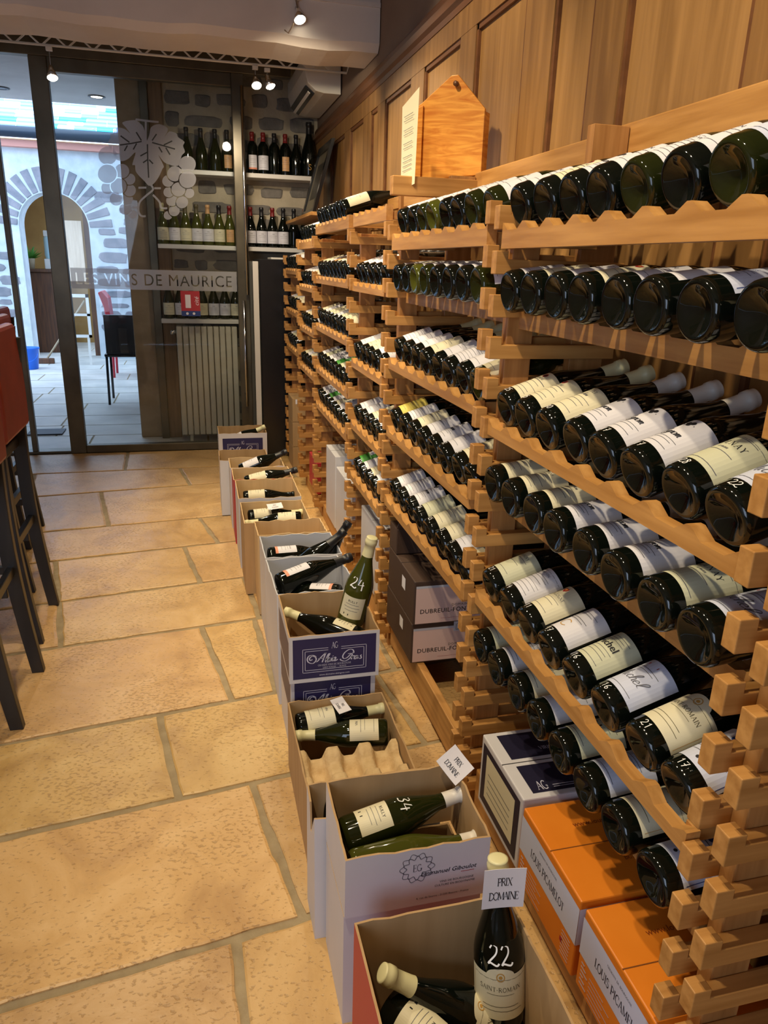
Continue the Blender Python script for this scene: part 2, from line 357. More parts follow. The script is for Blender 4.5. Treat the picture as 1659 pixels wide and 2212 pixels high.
CG = {'a': [[(.42, .42), (.2, .48), (.05, .2), (.2, .02), (.4, .3), (.44, .45), (.4, .1), (.52, .05)]], 'g': [[(.4, .42), (.2, .46), (.08, .2), (.25, .05), (.4, .35), (.36, -.3), (.12, -.4), (.1, -.2), (.5, .1)]],
 'n': [[(.05, .4), (.08, .0), (.12, .35), (.3, .45), (.34, .05), (.46, .06)]], 'o': [El(.22, .22, .18, .22, 60, 420, 10)], 'm': [[(.05, .4), (.06, .0), (.14, .4), (.25, .4), (.26, 0), (.34, .4), (.46, .4), (.48, .03), (.6, .06)]],
 'i': [[(.08, .42), (.06, .06), (.2, .06)], [(.1, .6), (.12, .64)]], 'c': [[(.36, .36), (.2, .46), (.06, .2), (.2, 0), (.4, .1)]], 'e': [[(.08, .2), (.34, .3), (.22, .46), (.07, .22), (.2, 0), (.42, .1)]],
 'l': [[(.06, .1), (.34, .8), (.26, .98), (.14, .7), (.12, .1), (.3, .05)]], 'h': [[(.05, .05), (.3, .85), (.22, .98), (.1, .6), (.08, 0), (.14, .35), (.32, .42), (.34, .04), (.46, .06)]], 'r': [[(.05, .4), (.07, .0), (.1, .3), (.34, .42)]],
 'M': [[(0, 0), (.16, .95), (.3, .2), (.55, .98), (.58, .05), (.7, .05)]], 'A': [[(-.1, .1), (.1, .05), (.5, 1), (.52, 0)], [(.14, .4), (.6, .42)]], 's': [[(.3, .42), (.14, .38), (.3, .18), (.22, 0), (.05, .05)]], ' ': []}
def script(s, h, wt=.07):
    gs = []; x = 0
    for c in s:
        for p in CG.get(c, []): gs.append(xf(ribbon(spline(p), wt, True), h, h, x, 0, .25))
        x += (.72 if c.isupper() else .62 if c == 'm' else .26 if c in 'i' else .4) * h
    V, F = merge(gs); return [(a - x / 2, b - h / 2) for a, b in V], F
def font_curve(s, h, shear=0, sp=1.0):
    cu = bpy.data.curves.new('txt', 'FONT'); cu.body = s; cu.size = h * 1.4; cu.align_x = 'CENTER'; cu.shear = shear; cu.space_character = sp; cu.resolution_u = 2
    return cu
TXC = {}
def sans(s, h, shear=0, sp=1.0):
    key = (s, shear, sp)
    if key not in TXC:
        o = bpy.data.objects.new('txt', font_curve(s, 1, shear, sp)); COL.objects.link(o)
        dg = bpy.context.evaluated_depsgraph_get(); me = bpy.data.meshes.new_from_object(o.evaluated_get(dg))
        V = [(v.co.x, v.co.y - .5) for v in me.vertices]; F = [tuple(p.vertices) for p in me.polygons]
        c = o.data; bpy.data.objects.remove(o); bpy.data.curves.remove(c); bpy.data.meshes.remove(me); TXC[key] = (V, F)
    return xf(TXC[key], h)
def rect(x0, x1, y0, y1): return [(x0, y0), (x1, y0), (x1, y1), (x0, y1)], [(0, 1, 2, 3)]
def frame2(x0, x1, y0, y1, w_): return merge([rect(x0, x1, y0, y0 + w_), rect(x0, x1, y1 - w_, y1), rect(x0, x0 + w_, y0, y1), rect(x1 - w_, x1, y0, y1)])
def disc(cx, cy, rx, ry=None, n=20):
    ry = ry or rx; return [(cx + rx * math.cos(2 * PI * i / n), cy + ry * math.sin(2 * PI * i / n)) for i in range(n)], [tuple(range(n))]
def at(g, dx, dy): return [(a + dx, b + dy) for a, b in g[0]], g[1]

# ================================================================= SETTING
XW = .95; YB = 5.97; ZC = 2.9
# floor: individually cut slabs in rows over sandy grout, one mesh
rows = [(-.9, .13), (-.15, .13), (.55, .13), (1.195, .135), (1.669, .13), (2.083, .145), (2.632, .13), (3.05, .16), (3.514, .145), (3.928, .125), (4.585, .13), (5.0, .03), (5.5, .0)]
splits = [[-1.3, -.2, .8], [-.8, .35], [(-.9, -.95), (.045, .017), (.8, .75)], [(-.95, -1.02), (.159, .087), (.75, .7)], [(-.106, -.167), (.6, .55)], [(-1.0, -1.05), (.053, -.033), (.2, .17), (.62, .6)],
          [(-.533, -.594), (.19, .16), (.6, .55)], [(-.601, -.683), (-.035, -.106), (.5, .45)], [(.056, -.026), (.55, .5), (-1.1, -1.15)], [(-.497, -.599), (.3, .24)], [(-1.0, -1.05), (-.081, -.145), (.6, .55)], [(-.5, -.52), (.35, .33)]]
fb = MB(); fb.box(-2.3, 1.1, -1.9, 5.75, -.06, -.006, 1); slabcol = [(1, 1, 1)] * 6
def slab(poly, col):
    # inset by joint, wobble the edge, raise with a soft rim
    cx = sum(p[0] for p in poly) / 4; cy = sum(p[1] for p in poly) / 4
    pts = []
    for i in range(4):
        a, b = poly[i], poly[(i + 1) % 4]; L = math.hypot(b[0] - a[0], b[1] - a[1]); n = max(2, int(L / .05))
        for j in range(n):
            q = j / n; pts.append([a[0] + (b[0] - a[0]) * q, a[1] + (b[1] - a[1]) * q])
    def ins(p, d):
        x, y = p; hx = max(abs(x - cx), .01); 
        return [x - math.copysign(min(d, hx), x - cx), y - math.copysign(d, y - cy)]
    out = []
    for p in pts:
        q = ins(p, .008 + random.random() * .005); out.append(q)
    n = len(out); inn = [[x + (cx - x) * .012 , y + (cy - y) * .02] for x, y in out]
    o = len(fb.v)
    for x, y in out: fb.v.append((x, y, -.012))
    for x, y in out: fb.v.append((x, y, -.0025))
    for x, y in inn: fb.v.append((x, y, 0))
    for k in (0, n):
        for i in range(n):
            fb.f.append([o + k + i, o + k + (i + 1) % n, o + k + n + (i + 1) % n, o + k + n + i]); fb.m.append(0); slabcol.append(col)
    fb.f.append([o + 2 * n + i for i in range(n)]); fb.m.append(0); slabcol.append(col)
for i in range(len(rows) - 1):
    (a0, s0), (a1, s1) = rows[i], rows[i + 1]
    sp = [(q, q - .05) if not isinstance(q, tuple) else q for q in splits[i]]
    sp = sorted([(-2.25, -2.3)] + sp + [(1.05, 1.0)])
    for (xa, xb), (xc, xd) in zip(sp, sp[1:]):
        g = random.uniform(.86, 1.04); col = (g, g * random.uniform(.95, 1.0), g * random.uniform(.86, 1.02))
        slab([(xa, a0 + s0 * xa), (xc, a0 + s0 * xc), (xd, a1 + s1 * xd), (xb, a1 + s1 * xb)], col)
fo = fb.build('floor', [FLOORM, GROUT]); struct(fo)
ca = fo.data.color_attributes.new('slab', 'FLOAT_COLOR', 'CORNER')
for p in fo.data.polygons:
    for li in p.loop_indices: ca.data[li].color = (*slabcol[p.index], 1)
# walls and ceiling
struct(MB().box(-2.4, 1.2, -1.9, 6.1, ZC, ZC + .1).build('ceiling', CEIL))
struct(MB().box(-2.4, -2.3, -1.9, 5.6, 0, ZC).build('wall_left', WHITE))
wn = MB(); wn.box(-2.4, 1.1, -1.95, -1.88, 0, ZC)
struct(wn.build('wall_behind', WHITE))
wr = MB(); wr.box(XW, XW + .1, -1.9, 6.1, 0, 2.22, 0); wr.box(XW + .004, XW + .1, -1.9, 6.1, 2.22, ZC, 1)
struct(wr.build('wall_right', [PANEL, TAUPE]))
# panelling frame: stiles, rail and bead round each recessed panel
pf = MB(); x0 = XW - .014
pan = [(-1.2, -.6), (-.5, .3), (.4, .55), (.68, 1.12), (1.24, 1.66), (1.80, 2.02), (2.20, 2.60), (2.75, 3.18), (3.37, 3.82), (3.97, 4.12), (4.30, 4.66), (4.82, 5.3), (5.42, 5.88)]
prev = -1.85
for a, b in pan:
    pf.box(x0, XW, prev, a, .02, 2.17); prev = b
pf.box(x0, XW, prev, 5.955, .02, 2.17); pf.box(x0 - .001, XW, -1.85, 5.955, 2.09, 2.18); pf.box(x0 - .001, XW, -1.85, 5.955, .02, .2)
for a, b in pan:
    for (c, d) in ((a, a + .014), (b - .014, b)): pf.box(x0 + .004, XW, c, d, .2, 2.09, 1)
    pf.box(x0 + .004, XW, a, b, 2.074, 2.09, 1)
struct(pf.build('trim_1', [PANEL2, TRIMW]))
tm = MB(); prof = [(0, 2.17), (-.018, 2.17), (-.02, 2.19), (-.034, 2.2), (-.036, 2.225), (-.022, 2.235), (-.018, 2.26), (-.008, 2.275), (0, 2.28)]
tm.prism([(XW + a, b) for a, b in prof], lambda x, z: (x, -1.85, z), lambda x, z: (x, 5.955, z))
struct(tm.build('trim_2', TRIMW))
# beams
bm_ = MB()
poly = [(4.02, 2.37), (4.05, 2.335), (4.36, 2.335), (4.38, 2.36), (4.38, ZC), (4.02, ZC)]
n = 26
for i in range(n):
    xa, xb = -2.3 + 3.25 * i / n, -2.3 + 3.25 * (i + 1) / n
    wob = lambda x, y, z: (x, y, z + .006 * math.sin(x * 7) + .004 * math.sin(x * 17))
    pl = poly; k = len(pl); vv = [wob(xa, *p) for p in pl] + [wob(xb, *p) for p in pl]
    bm_.add(vv, [(j, (j + 1) % k, k + (j + 1) % k, k + j) for j in range(k)])
bm_.box(-2.3, .95, 4.012, 4.03, 2.52, 2.54)
struct(bm_.build('trim_3', WHITE))
# back wall: rubble stones set in lime mortar
def rubble(name, x0, x1, z0, z1, y, sgn, holes, mats, hrow=(.085, .14), wst=(.09, .3), gap=.03, seed=3, skipfn=None):
    rnd = random.Random(seed); b = MB()
    for (a, c, d, e) in holes: b.box(a, c, y if sgn < 0 else y - .2, y + .2 if sgn < 0 else y, d, e, 0)
    z = z0 + .03
    while z < z1 - .05:
        h = rnd.uniform(*hrow); x = x0 + rnd.uniform(-.1, .05)
        while x < x1 - .02:
            w_ = rnd.uniform(*wst); a, c = max(x, x0 + .01), min(x + w_, x1 - .01)
            zz = z + rnd.uniform(-.012, .012); hh = h * rnd.uniform(.6, 1)
            if c - a > .05 and not (skipfn and skipfn((a + c) / 2, zz + hh / 2, (c - a) / 2, hh / 2)) and zz + hh < z1:
                n = 14; pts = []
                for k in range(n):
                    t = 2 * PI * k / n; cs, sn = math.cos(t), math.sin(t); e = .45
                    px = math.copysign(abs(cs) ** e, cs); pz = math.copysign(abs(sn) ** e, sn); r_ = rnd.uniform(.84, 1.03)
                    pts.append(((a + c) / 2 + px * (c - a) / 2 * r_, zz + hh / 2 + pz * hh / 2 * r_))
                mx, mz = (a + c) / 2, zz + hh / 2; o = len(b.v); dy = .006 * -sgn * -1
                for s_, dd in ((1.0, -.002), (1.0, .004), (.88, .008)):
                    for q in pts: b.v.append((mx + (q[0] - mx) * s_, y + sgn * dd, mz + (q[1] - mz) * s_))
                for l in (0, n):
                    for k in range(n):
                        f = [o + l + k, o + l + (k + 1) % n, o + l + n + (k + 1) % n, o + l + n + k]; b.f.append(f); b.m.append(1)
                b.f.append([o + 2 * n + k for k in range(n)]); b.m.append(1)
            x += w_ + rnd.uniform(gap * .6, gap * 1.5)
        z += h + gap * rnd.uniform(.5, 1.1)
    return b.build(name, mats)
struct(rubble('wall_back', -.14, .95, 0, ZC, YB, -1, [(-.14, 1.1, 0, ZC)], [MORTAR, STONE], seed=5))
struct(MB().box(-.45, -.29, 5.96, 6.35, 0, ZC).build('trim_4', JAMB, bevel=.01))
struct(MB().box(-.235, -.14, 5.93, 6.2, 0, ZC).build('trim_5', JAMBW, bevel=.006))
struct(MB().box(-.29, -.235, 5.9, 5.97, 0, ZC).build('trim_6', STEEL, bevel=.004))
struct(MB().box(-2.4, -.45, 5.97, 6.35, 2.72, ZC).build('wall_above_door', JAMB))
struct(MB().box(-2.6, -2.3, 5.5, 8.6, 0, ZC).build('wall_passage_left', WHITE))
# ---------------------------------------------------------------- glass front
gf = MB()
gf.box(-2.3, .70, 5.49, 5.56, 2.50, 2.64)
gf.box(-.905, -.80, 5.49, 5.56, 0, 2.5); gf.box(.31, .39, 5.49, 5.56, 0, 2.5)
gf.box(-.80, .31, 5.495, 5.555, 0.0, .055); gf.box(-.80, .31, 5.495, 5.555, 2.42, 2.5)
gf.box(-2.3, -.905, 5.5, 5.6, 0, .018); gf.box(-1.16, -1.125, 5.50, 5.55, .018, 2.5)
struct(gf.build('window_1', STEEL, bevel=.004))
struct(MB().box(-2.3, .95, 5.5, 5.6, 2.64, ZC).build('wall_over_glass', CEIL))
struct(MB().box(-.80, .31, 5.522, 5.528, .055, 2.42).build('window_2', CLEAR))
struct(MB().box(-2.3, -1.16, 5.522, 5.528, .02, 2.5).build('window_3', CLEAR))
# etched name band: letters cut out of the film
def curve_film(name, splines_fn, parent=None):
    cu = bpy.data.curves.new(name, 'CURVE'); cu.dimensions = '2D'; cu.fill_mode = 'BOTH'
    splines_fn(cu); o = bpy.data.objects.new(name, cu); COL.objects.link(o)
    dg = bpy.context.evaluated_depsgraph_get(); me = bpy.data.meshes.new_from_object(o.evaluated_get(dg))
    bpy.data.objects.remove(o); bpy.data.curves.remove(cu)
    V = [(v.co.x, v.co.y) for v in me.vertices]; F = [tuple(p.vertices) for p in me.polygons]; bpy.data.meshes.remove(me)
    return V, F
def polysp(cu, pts):
    s = cu.splines.new('POLY'); s.points.add(len(pts) - 1)
    for i, p in enumerate(pts): s.points[i].co = (p[0], p[1], 0, 1)
    s.use_cyclic_u = True
def band():
    fo_ = bpy.data.objects.new('t', font_curve('LES VINS DE MAURICE', .066, 0, 1.12)); COL.objects.link(fo_)
    dg = bpy.context.evaluated_depsgraph_get(); ev = fo_.evaluated_get(dg); cc = ev.to_curve(dg)
    outs = []
    for s in cc.splines:
        pts = []
        bp = s.bezier_points; N_ = len(bp)
        for i in range(N_):
            a, b = bp[i], bp[(i + 1) % N_]
            p0, p1, p2, p3 = a.co, a.handle_right, b.handle_left, b.co
            straight = (p1 - p0).cross(p3 - p0).length < 1e-7 and (p2 - p0).cross(p3 - p0).length < 1e-7
            for j in range(1 if straight else 5):
                t = j / (1 if straight else 5); q = (1 - t) ** 3 * p0 + 3 * (1 - t) ** 2 * t * p1 + 3 * (1 - t) * t * t * p2 + t ** 3 * p3
                pts.append((q.x, q.y))
        outs.append(pts)
    ev.to_curve_clear(); c = fo_.data; bpy.data.objects.remove(fo_); bpy.data.curves.remove(c)
    xs = [p[0] for s in outs for p in s]; x0_, x1_ = min(xs), max(xs); ys = [p[1] for s in outs for p in s]; y0_, y1_ = min(ys), max(ys)
    def fn(cu):
        polysp(cu, [(-.79, 1.137), (.305, 1.137), (.305, 1.27), (-.79, 1.27)])
        for s in outs: polysp(cu, [(-.76 + (p[0] - x0_) / (x1_ - x0_) * 1.03, 1.165 + (p[1] - y0_) / (y1_ - y0_) * .076) for p in s])
    return curve_film('film', fn)
fb_ = MB().flat(band(), lambda x, z: (x, 5.5205, z)); o = fb_.build('name_band_film', FROST)
tag(o, 'frosted band reading LES VINS DE MAURICE across the glass door', 'lettering')
# etched grapes and vine leaf, drawn in decal units on the pane
def gp(X, Y):      # drawing units of the decal to metres on the pane
    return (-0.59370 + 0.00042191 * X + -0.00002952 * Y, 2.22293 + 0.00002345 * X + -0.00040272 * Y)
grapes = [(280, 920, 138), (445, 1105, 118), (410, 1300, 100), (290, 650, 135), (495, 880, 108), (610, 1000, 85), (280, 1130, 92), (610, 1170, 92), (570, 1300, 88), (545, 1450, 92), (655, 1535, 66)]
grapes2 = [(1490, 1010, 130), (1350, 1160, 108), (1410, 1360, 92), (1290, 920, 115), (1480, 780, 130), (1190, 1030, 90), (1200, 1200, 80), (1520, 1220, 75), (1250, 1330, 88), (1290, 1490, 85), (1195, 1560, 68)]
gm = MB()
def cluster(gr):
    for i, (cx, cy, r) in enumerate(gr):
        pts = []; okay = True
        for k in range(40):
            a = 2 * PI * k / 40; dx, dy = math.cos(a), math.sin(a); R_ = r
            for (ux, uy, ur) in gr[:i]:
                ur2 = ur + 14; ex, ey = cx - ux, cy - uy; bq = ex * dx + ey * dy; cq = ex * ex + ey * ey - ur2 * ur2
                if cq <= 0: R_ = min(R_, 2 if bq < 0 else R_); continue
                dq = bq * bq - cq
                if dq > 0 and -bq - math.sqrt(dq) > 0: R_ = min(R_, -bq - math.sqrt(dq))
            pts.append(gp(cx + dx * R_, cy + dy * R_))
        gm.add([(x, 5.5205, z) for x, z in pts], [tuple(range(40))])
cluster(grapes); cluster(grapes2)
leaf = [(870, 430), (820, 240), (760, 170), (680, 130), (510, 165), (560, 240), (620, 325), (540, 260), (420, 240), (420, 310), (330, 340), (330, 390), (295, 470), (340, 560), (360, 500), (375, 640), (420, 710), (510, 730), (600, 690), (700, 600),
        (650, 780), (690, 790), (700, 880), (760, 960), (840, 1040), (895, 1100), (960, 1080), (1040, 980), (1100, 850), (1120, 800), (1040, 640), (1120, 740), (1200, 780), (1340, 800), (1390, 650), (1440, 590), (1410, 500), (1430, 440), (1330, 370), (1310, 320), (1200, 290), (1130, 370), (1180, 250), (1050, 185), (930, 230), (900, 350)]
veins = [[(875, 480), (880, 700), (895, 980)], [(870, 600), (770, 655)], [(875, 710), (810, 755)], [(900, 710), (960, 770)], [(790, 440), (640, 470), (470, 495)], [(610, 455), (480, 360)], [(580, 500), (535, 580)], [(715, 470), (665, 560)], [(785, 425), (710, 305)], [(945, 455), (1110, 500), (1290, 550)], [(1120, 490), (1245, 430)], [(1150, 530), (1215, 635)], [(1045, 520), (1095, 600)], [(945, 425), (1010, 330)]]
def leaf_fn(cu):
    polysp(cu, [(p[0] / 100, -p[1] / 100) for p in spline(leaf + leaf[:1], 3)[:-1]])
g = curve_film('leaf', leaf_fn)
gm.flat(([gp(a * 100, -b * 100) for a, b in g[0]], g[1]), lambda x, z: (x, 5.5205, z))
for v_ in veins:
    gg = ribbon(v_, 20); gm.flat(([gp(a, b) for a, b in gg[0]], gg[1]), lambda x, z: (x, 5.5198, z), 1)
for v_ in [[(700, 120), (870, 140), (1040, 155)], [(850, 140), (850, 430)], [(930, 1090), (960, 1160), (860, 1250), (760, 1350), (740, 1480), (780, 1560), (850, 1570)], [(960, 1240), (1060, 1350), (1090, 1440), (1180, 1450)], [(740, 1130), (860, 1130)], [(980, 1140), (1080, 1140)], [(650, 1430), (730, 1430)]]:
    gg = ribbon(spline(v_), 30); gm.flat(([gp(a, b) for a, b in gg[0]], gg[1]), lambda x, z: (x, 5.5205, z))
o = gm.build('grape_and_vine_leaf_film', [FROST, mat('dark_vein_film', srgb(60, 62, 60), .6)])
tag(o, 'frosted grapes and vine leaf picture on the glass door', 'glass decal')
# sticker on the glass
s = MB(); s.flat(rect(-.085, .045, 1.0, 1.135), lambda x, z: (x, 5.519, z), 0)
s.flat(rect(-.055, -.018, 1.02, 1.11), lambda x, z: (x, 5.5185, z), 1); s.flat(rect(-.085, .045, .965, 1.0), lambda x, z: (x, 5.519, z), 2)
s.flat(disc(-.045, .982, .009), lambda x, z: (x, 5.5185, z), 1); s.flat(disc(0, .982, .009), lambda x, z: (x, 5.5185, z), 1)
g = xf(sans('cité', .03, .3), 1); s.flat(([(.02 - b, 1.065 + a) for a, b in g[0]], g[1]), lambda x, z: (x, 5.5185, z), 1)
tag(s.build('door_sticker', [REDC, PAPER, BLUEINK]), 'small red and blue sticker below the band on the glass', 'sticker')
# pull bars
def bar(x, z0, z1, label):
    r_ = empty('door_pull_bar', (x, 5.44, z0), label, 'door handle')
    MB().tube([(0, 0, 0), (0, 0, z1 - z0)], .0095, 12).build('bar', CHROME, r_, True)
    for zz in ((z1 - z0) * .12, (z1 - z0) * .88): MB().tube([(0, 0, zz), (0, .055, zz)], .012, 10).build('bracket', STEEL, r_, True)
bar(.372, 1.12, 2.42, 'long white metal vertical pull bar on the right door post')
bar(.345, .33, 1.08, 'short chrome pull bar low on the right door post')

# ================================================================= BOTTLES
BR = .041
BURG = [(0, .016), (.012, .014), (.024, .005), (.031, .0015), (.034, 0), (.0375, .0015), (.0400, .006), (BR, .012), (BR, .118), (.0405, .128), (.038, .142), (.033, .160), (.027, .180), (.0215, .198), (.0175, .214), (.0155, .230), (.0148, .246), (.0145, .262), (.0165, .263), (.0168, .274), (.0155, .277), (.0155, .282), (0, .282)]
BORD = [(0, .016), (.012, .014), (.024, .005), (.031, .0015), (.0335, 0), (.036, .0015), (.0375, .006), (.038, .012), (.038, .180), (.0368, .192), (.032, .204), (.024, .214), (.0175, .224), (.0150, .236), (.0145, .262), (.0165, .263), (.0168, .274), (.0155, .277), (.0155, .282), (0, .282)]
BODY = {}
def body_mesh(kind, gl):
    k = (kind, gl.name)
    if k not in BODY: BODY[k] = MB().lathe(BURG if kind == 'burg' else BORD, 36).mesh('glass_body', gl, True)
    return BODY[k]
CAPS = {}
def cap_mesh(mt, z0, kind='burg'):
    k = (mt.name, z0, kind)
    if k not in CAPS:
        pr = [p for p in (BURG if kind == 'burg' else BORD) if p[1] > z0 + .004 and p[0] > 0]
        def rad(z):
            P_ = BURG if kind == 'burg' else BORD
            for a, b in zip(P_[8:], P_[9:]):
                if a[1] <= z <= b[1]: return a[0] + (b[0] - a[0]) * (z - a[1]) / max(b[1] - a[1], 1e-6)
        pts = [(rad(z0) + .0008, z0)] + [(r + .0009, z) for r, z in pr]
        pts += [(pts[-1][0], .2834), (.0125, .2846), (0, .2846)]
        CAPS[k] = MB().lathe(pts, 24).mesh('capsule', mt, True)
    return CAPS[k]
def cyl(r, off=0):
    R_ = r + off
    return lambda u, v: (R_ * math.sin(u / r), -R_ * math.cos(u / r), v)
def patch(b, W, z0, z1, r=BR, off=.0005, m=0, n=18, top=None):
    V = []; F = []
    for i in range(n + 1):
        u = -W + 2 * W * i / n
        V += [(u, z0), (u, (z1 + (top(u) if top else 0)))]
        if i: F.append((2 * i - 2, 2 * i, 2 * i + 1, 2 * i - 1))
    b.flat((V, F), cyl(r, off), m)
def lines(b, items, r=BR, m=1):
    for (z, hw, h) in items: b.flat(rect_n(-hw, hw, z - h / 2, z + h / 2), cyl(r, .0009), m)
def rect_n(x0, x1, y0, y1, n=8):
    V = []; F = []
    for i in range(n + 1):
        x = x0 + (x1 - x0) * i / n; V += [(x, y0), (x, y1)]
        if i: F.append((2 * i - 2, 2 * i, 2 * i + 1, 2 * i - 1))
    return V, F
LAB = {}
def label_mesh(d):
    if d in LAB: return LAB[d]
    b = MB(); c = lambda off=.0009: cyl(BR, off); H0, H1 = .028, .116; W = .056
    ms = [L_WHITE, GREYINK, INK, REDINK, BLUEINK, GOLD]
    def tx(g, z, m=1, x=0): b.flat(at(g, x, z), c(), m)
    if d == 'seal':      # cream, small seal at the top
        ms[0] = L_CREAM; patch(b, W, H0, H1); lines(b, [(.082, .03, .0016), (.072, .024, .001), (.06, .034, .001), (.046, .028, .001), (.038, .03, .001)])
        tx(disc(0, 0, .0065), .102, 3); tx(disc(0, 0, .004), .1022, 2); tx(serif('BEAUNE', .006), .09, 1)
    elif d == 'collet':
        ms[0] = L_CREAM; patch(b, W, H0, H1); tx(serif('COLLET', .0075), .104, 1); tx(script('an hom', .009), .09, 1); lines(b, [(.078, .034, .001), (.068, .03, .001), (.058, .026, .001), (.04, .034, .001)])
    elif d == 'script':  # white with crest and handwriting
        patch(b, W, H0, H1); tx(merge([disc(-.005, 0, .004), disc(.004, .001, .0045), disc(0, -.005, .004), ribbon([(-.012, -.004), (.012, -.004)], .002)]), .103, 2)
        tx(script('Agnom', .016, .08), .073, 2); lines(b, [(.056, .03, .0009), (.05, .024, .0009), (.038, .03, .001)])
    elif d == 'volnay':
        ms[0] = L_GREEN; patch(b, W, H0, H1); tx(serif('VOLNAY', .010, 1.25), .088, 2); tx(script('a main', .007), .076, 1); lines(b, [(.105, .03, .001), (.066, .028, .001), (.036, .04, .0012), (.108, .048, .0008)])
    elif d == 'cel':
        ms[0] = L_LAV; patch(b, W, H0, H1); tx(rect(-.012, .012, -.0025, .0025), .104, 3); tx(script('Michel', .022, .055), .066, 1, .0); lines(b, [(.092, .03, .001), (.086, .022, .001), (.036, .036, .001)])
    elif d == 'plain':
        ms[0] = L_GREEN; patch(b, W, H0, H1); tx(serif('SAVIGNY', .007, 1.2), .098, 2); lines(b, [(.088, .026, .001), (.07, .02, .001), (.04, .03, .001)])
    elif d == 'lines':
        patch(b, W, H0, H1); tx(sans('GRAND VIN', .006), .1, 1)
        lines(b, [(.108, .05, .0008), (.09, .036, .001), (.084, .036, .001), (.074, .03, .0012), (.064, .04, .0008), (.056, .04, .0008), (.046, .034, .001), (.036, .04, .001)])
    elif d == 'shield':
        ms[0] = L_CREAM; patch(b, W, H0, H1); tx(([(-.006, .006), (.006, .006), (.006, -.002), (0, -.008), (-.006, -.002)], [(4, 3, 2, 1, 0)]), .102, 3); tx(disc(0, 0, .003), .103, 5)
        tx(serif('BOURGOGNE', .0072, 1.15), .08, 1); lines(b, [(.068, .03, .001), (.058, .024, .001), (.038, .034, .001)])
    elif d == 'crescent':
        patch(b, W, H0, H1); tx(ribbon(El(0, 0, .010, .010, 40, 320, 16), .0018), .052, 5); lines(b, [(.1, .03, .001), (.094, .02, .001), (.078, .028, .0012), (.072, .022, .001)])
    elif d == 'michel':
        ms[0] = L_GREEN; patch(b, W, H0, H1); g = sans('Michel', .0145); tx(g, .080, 2); tx(at(g, .0009, -.0003), .080, 2)
        lines(b, [(.104, .03, .001), (.098, .022, .001), (.092, .026, .0008), (.066, .03, .001), (.058, .026, .001), (.05, .03, .001), (.036, .034, .001)])
    elif d == 'romain':
        ms[0] = L_CREAM; patch(b, W, H0, .108, top=lambda u: .012 * max(0, 1 - (u / .022) ** 2) ** .5 if abs(u) < .022 else 0, n=44)
        tx(ribbon(El(0, 0, .006, .007, 0, 360, 14), .0016), .105, 5); tx(disc(0, 0, .003), .105, 5); tx(serif('SAINT-ROMAIN', .0078, 1.08), .083, 6)
        ms.append(OLIVEINK); tx(frame2(-.05, .05, -.036, .036, .0007), .068, 5); lines(b, [(.073, .022, .0007), (.052, .03, .0009), (.044, .036, .0009), (.1, .046, .0007)], m=6)
    elif d == 'petre':
        ms[0] = L_LAV; patch(b, W, H0, H1); tx(disc(0, 0, .0055), .1, 4); tx(ribbon([(-.016, -.006), (0, -.008), (.016, -.006)], .0016), .098, 4)
        tx(serif('PETRE & FILS', .0062, 1.1), .078, 4); tx(frame2(-.05, .05, -.04, .04, .001), .072, 4); lines(b, [(.09, .034, .0012), (.068, .03, .001), (.06, .034, .001), (.05, .026, .001)]); tx(disc(0, 0, .003), .04, 2)
    elif d == 'pinkedge':
        patch(b, .036, H0, H1); b.flat(rect_n(-.036, .036, H0, H0 + .011), c(), 3); ms[3] = L_PINK; tx(serif('BOURGOGNE', .0055), .09, 1); lines(b, [(.08, .02, .001), (.07, .024, .001), (.055, .02, .001)])
    elif d in ('yellow', 'green', 'tan', 'white', 'cream', 'greenish'):
        ms[0] = {'yellow': L_YEL, 'green': L_GRN, 'tan': L_TAN, 'white': L_WHITE, 'cream': L_CREAM, 'greenish': L_GREEN}[d]
        patch(b, W if d != 'tan' else .03, H0, H1); tx(sans('VIN', .008), .095, 1); lines(b, [(.082, .03, .0012), (.07, .024, .001), (.042, .03, .001)])
        if d == 'green': b.flat(rect_n(-.02, .02, .07, .11), c(.001), 6); ms.append(L_WHITE)
    elif d == 'small':
        ms[0] = L_CREAM; patch(b, .036, .034, .104); tx(sans('RULLY', .007), .09, 2); lines(b, [(.08, .02, .001), (.07, .024, .001), (.06, .02, .001)]); tx(rect(-.02, -.004, -.003, .003), .045, 2)
    LAB[d] = b.mesh('paper_label', ms); return LAB[d]
DGM = {}
def digit_mesh(s_, z, h=.017, r=BR, wt=.1):
    k = (s_, z, h)
    if k not in DGM:
        b = MB(); rr = r
        if z > .12:
            for a, c_ in zip(BURG[8:], BURG[9:]):
                if a[1] <= z <= c_[1]: rr = a[0] + (c_[0] - a[0]) * (z - a[1]) / (c_[1] - a[1])
        sl = 0 if z < .12 else -.38
        g = digits(s_, h, wt)
        b.flat(g, lambda u, v: ((rr + .0012 + sl * v) * math.sin(u / rr), -(rr + .0012 + sl * v) * math.cos(u / rr), z + v), 0)
        DGM[k] = b.mesh('painted_price', CHALK)
    return DGM[k]
NB = [0]
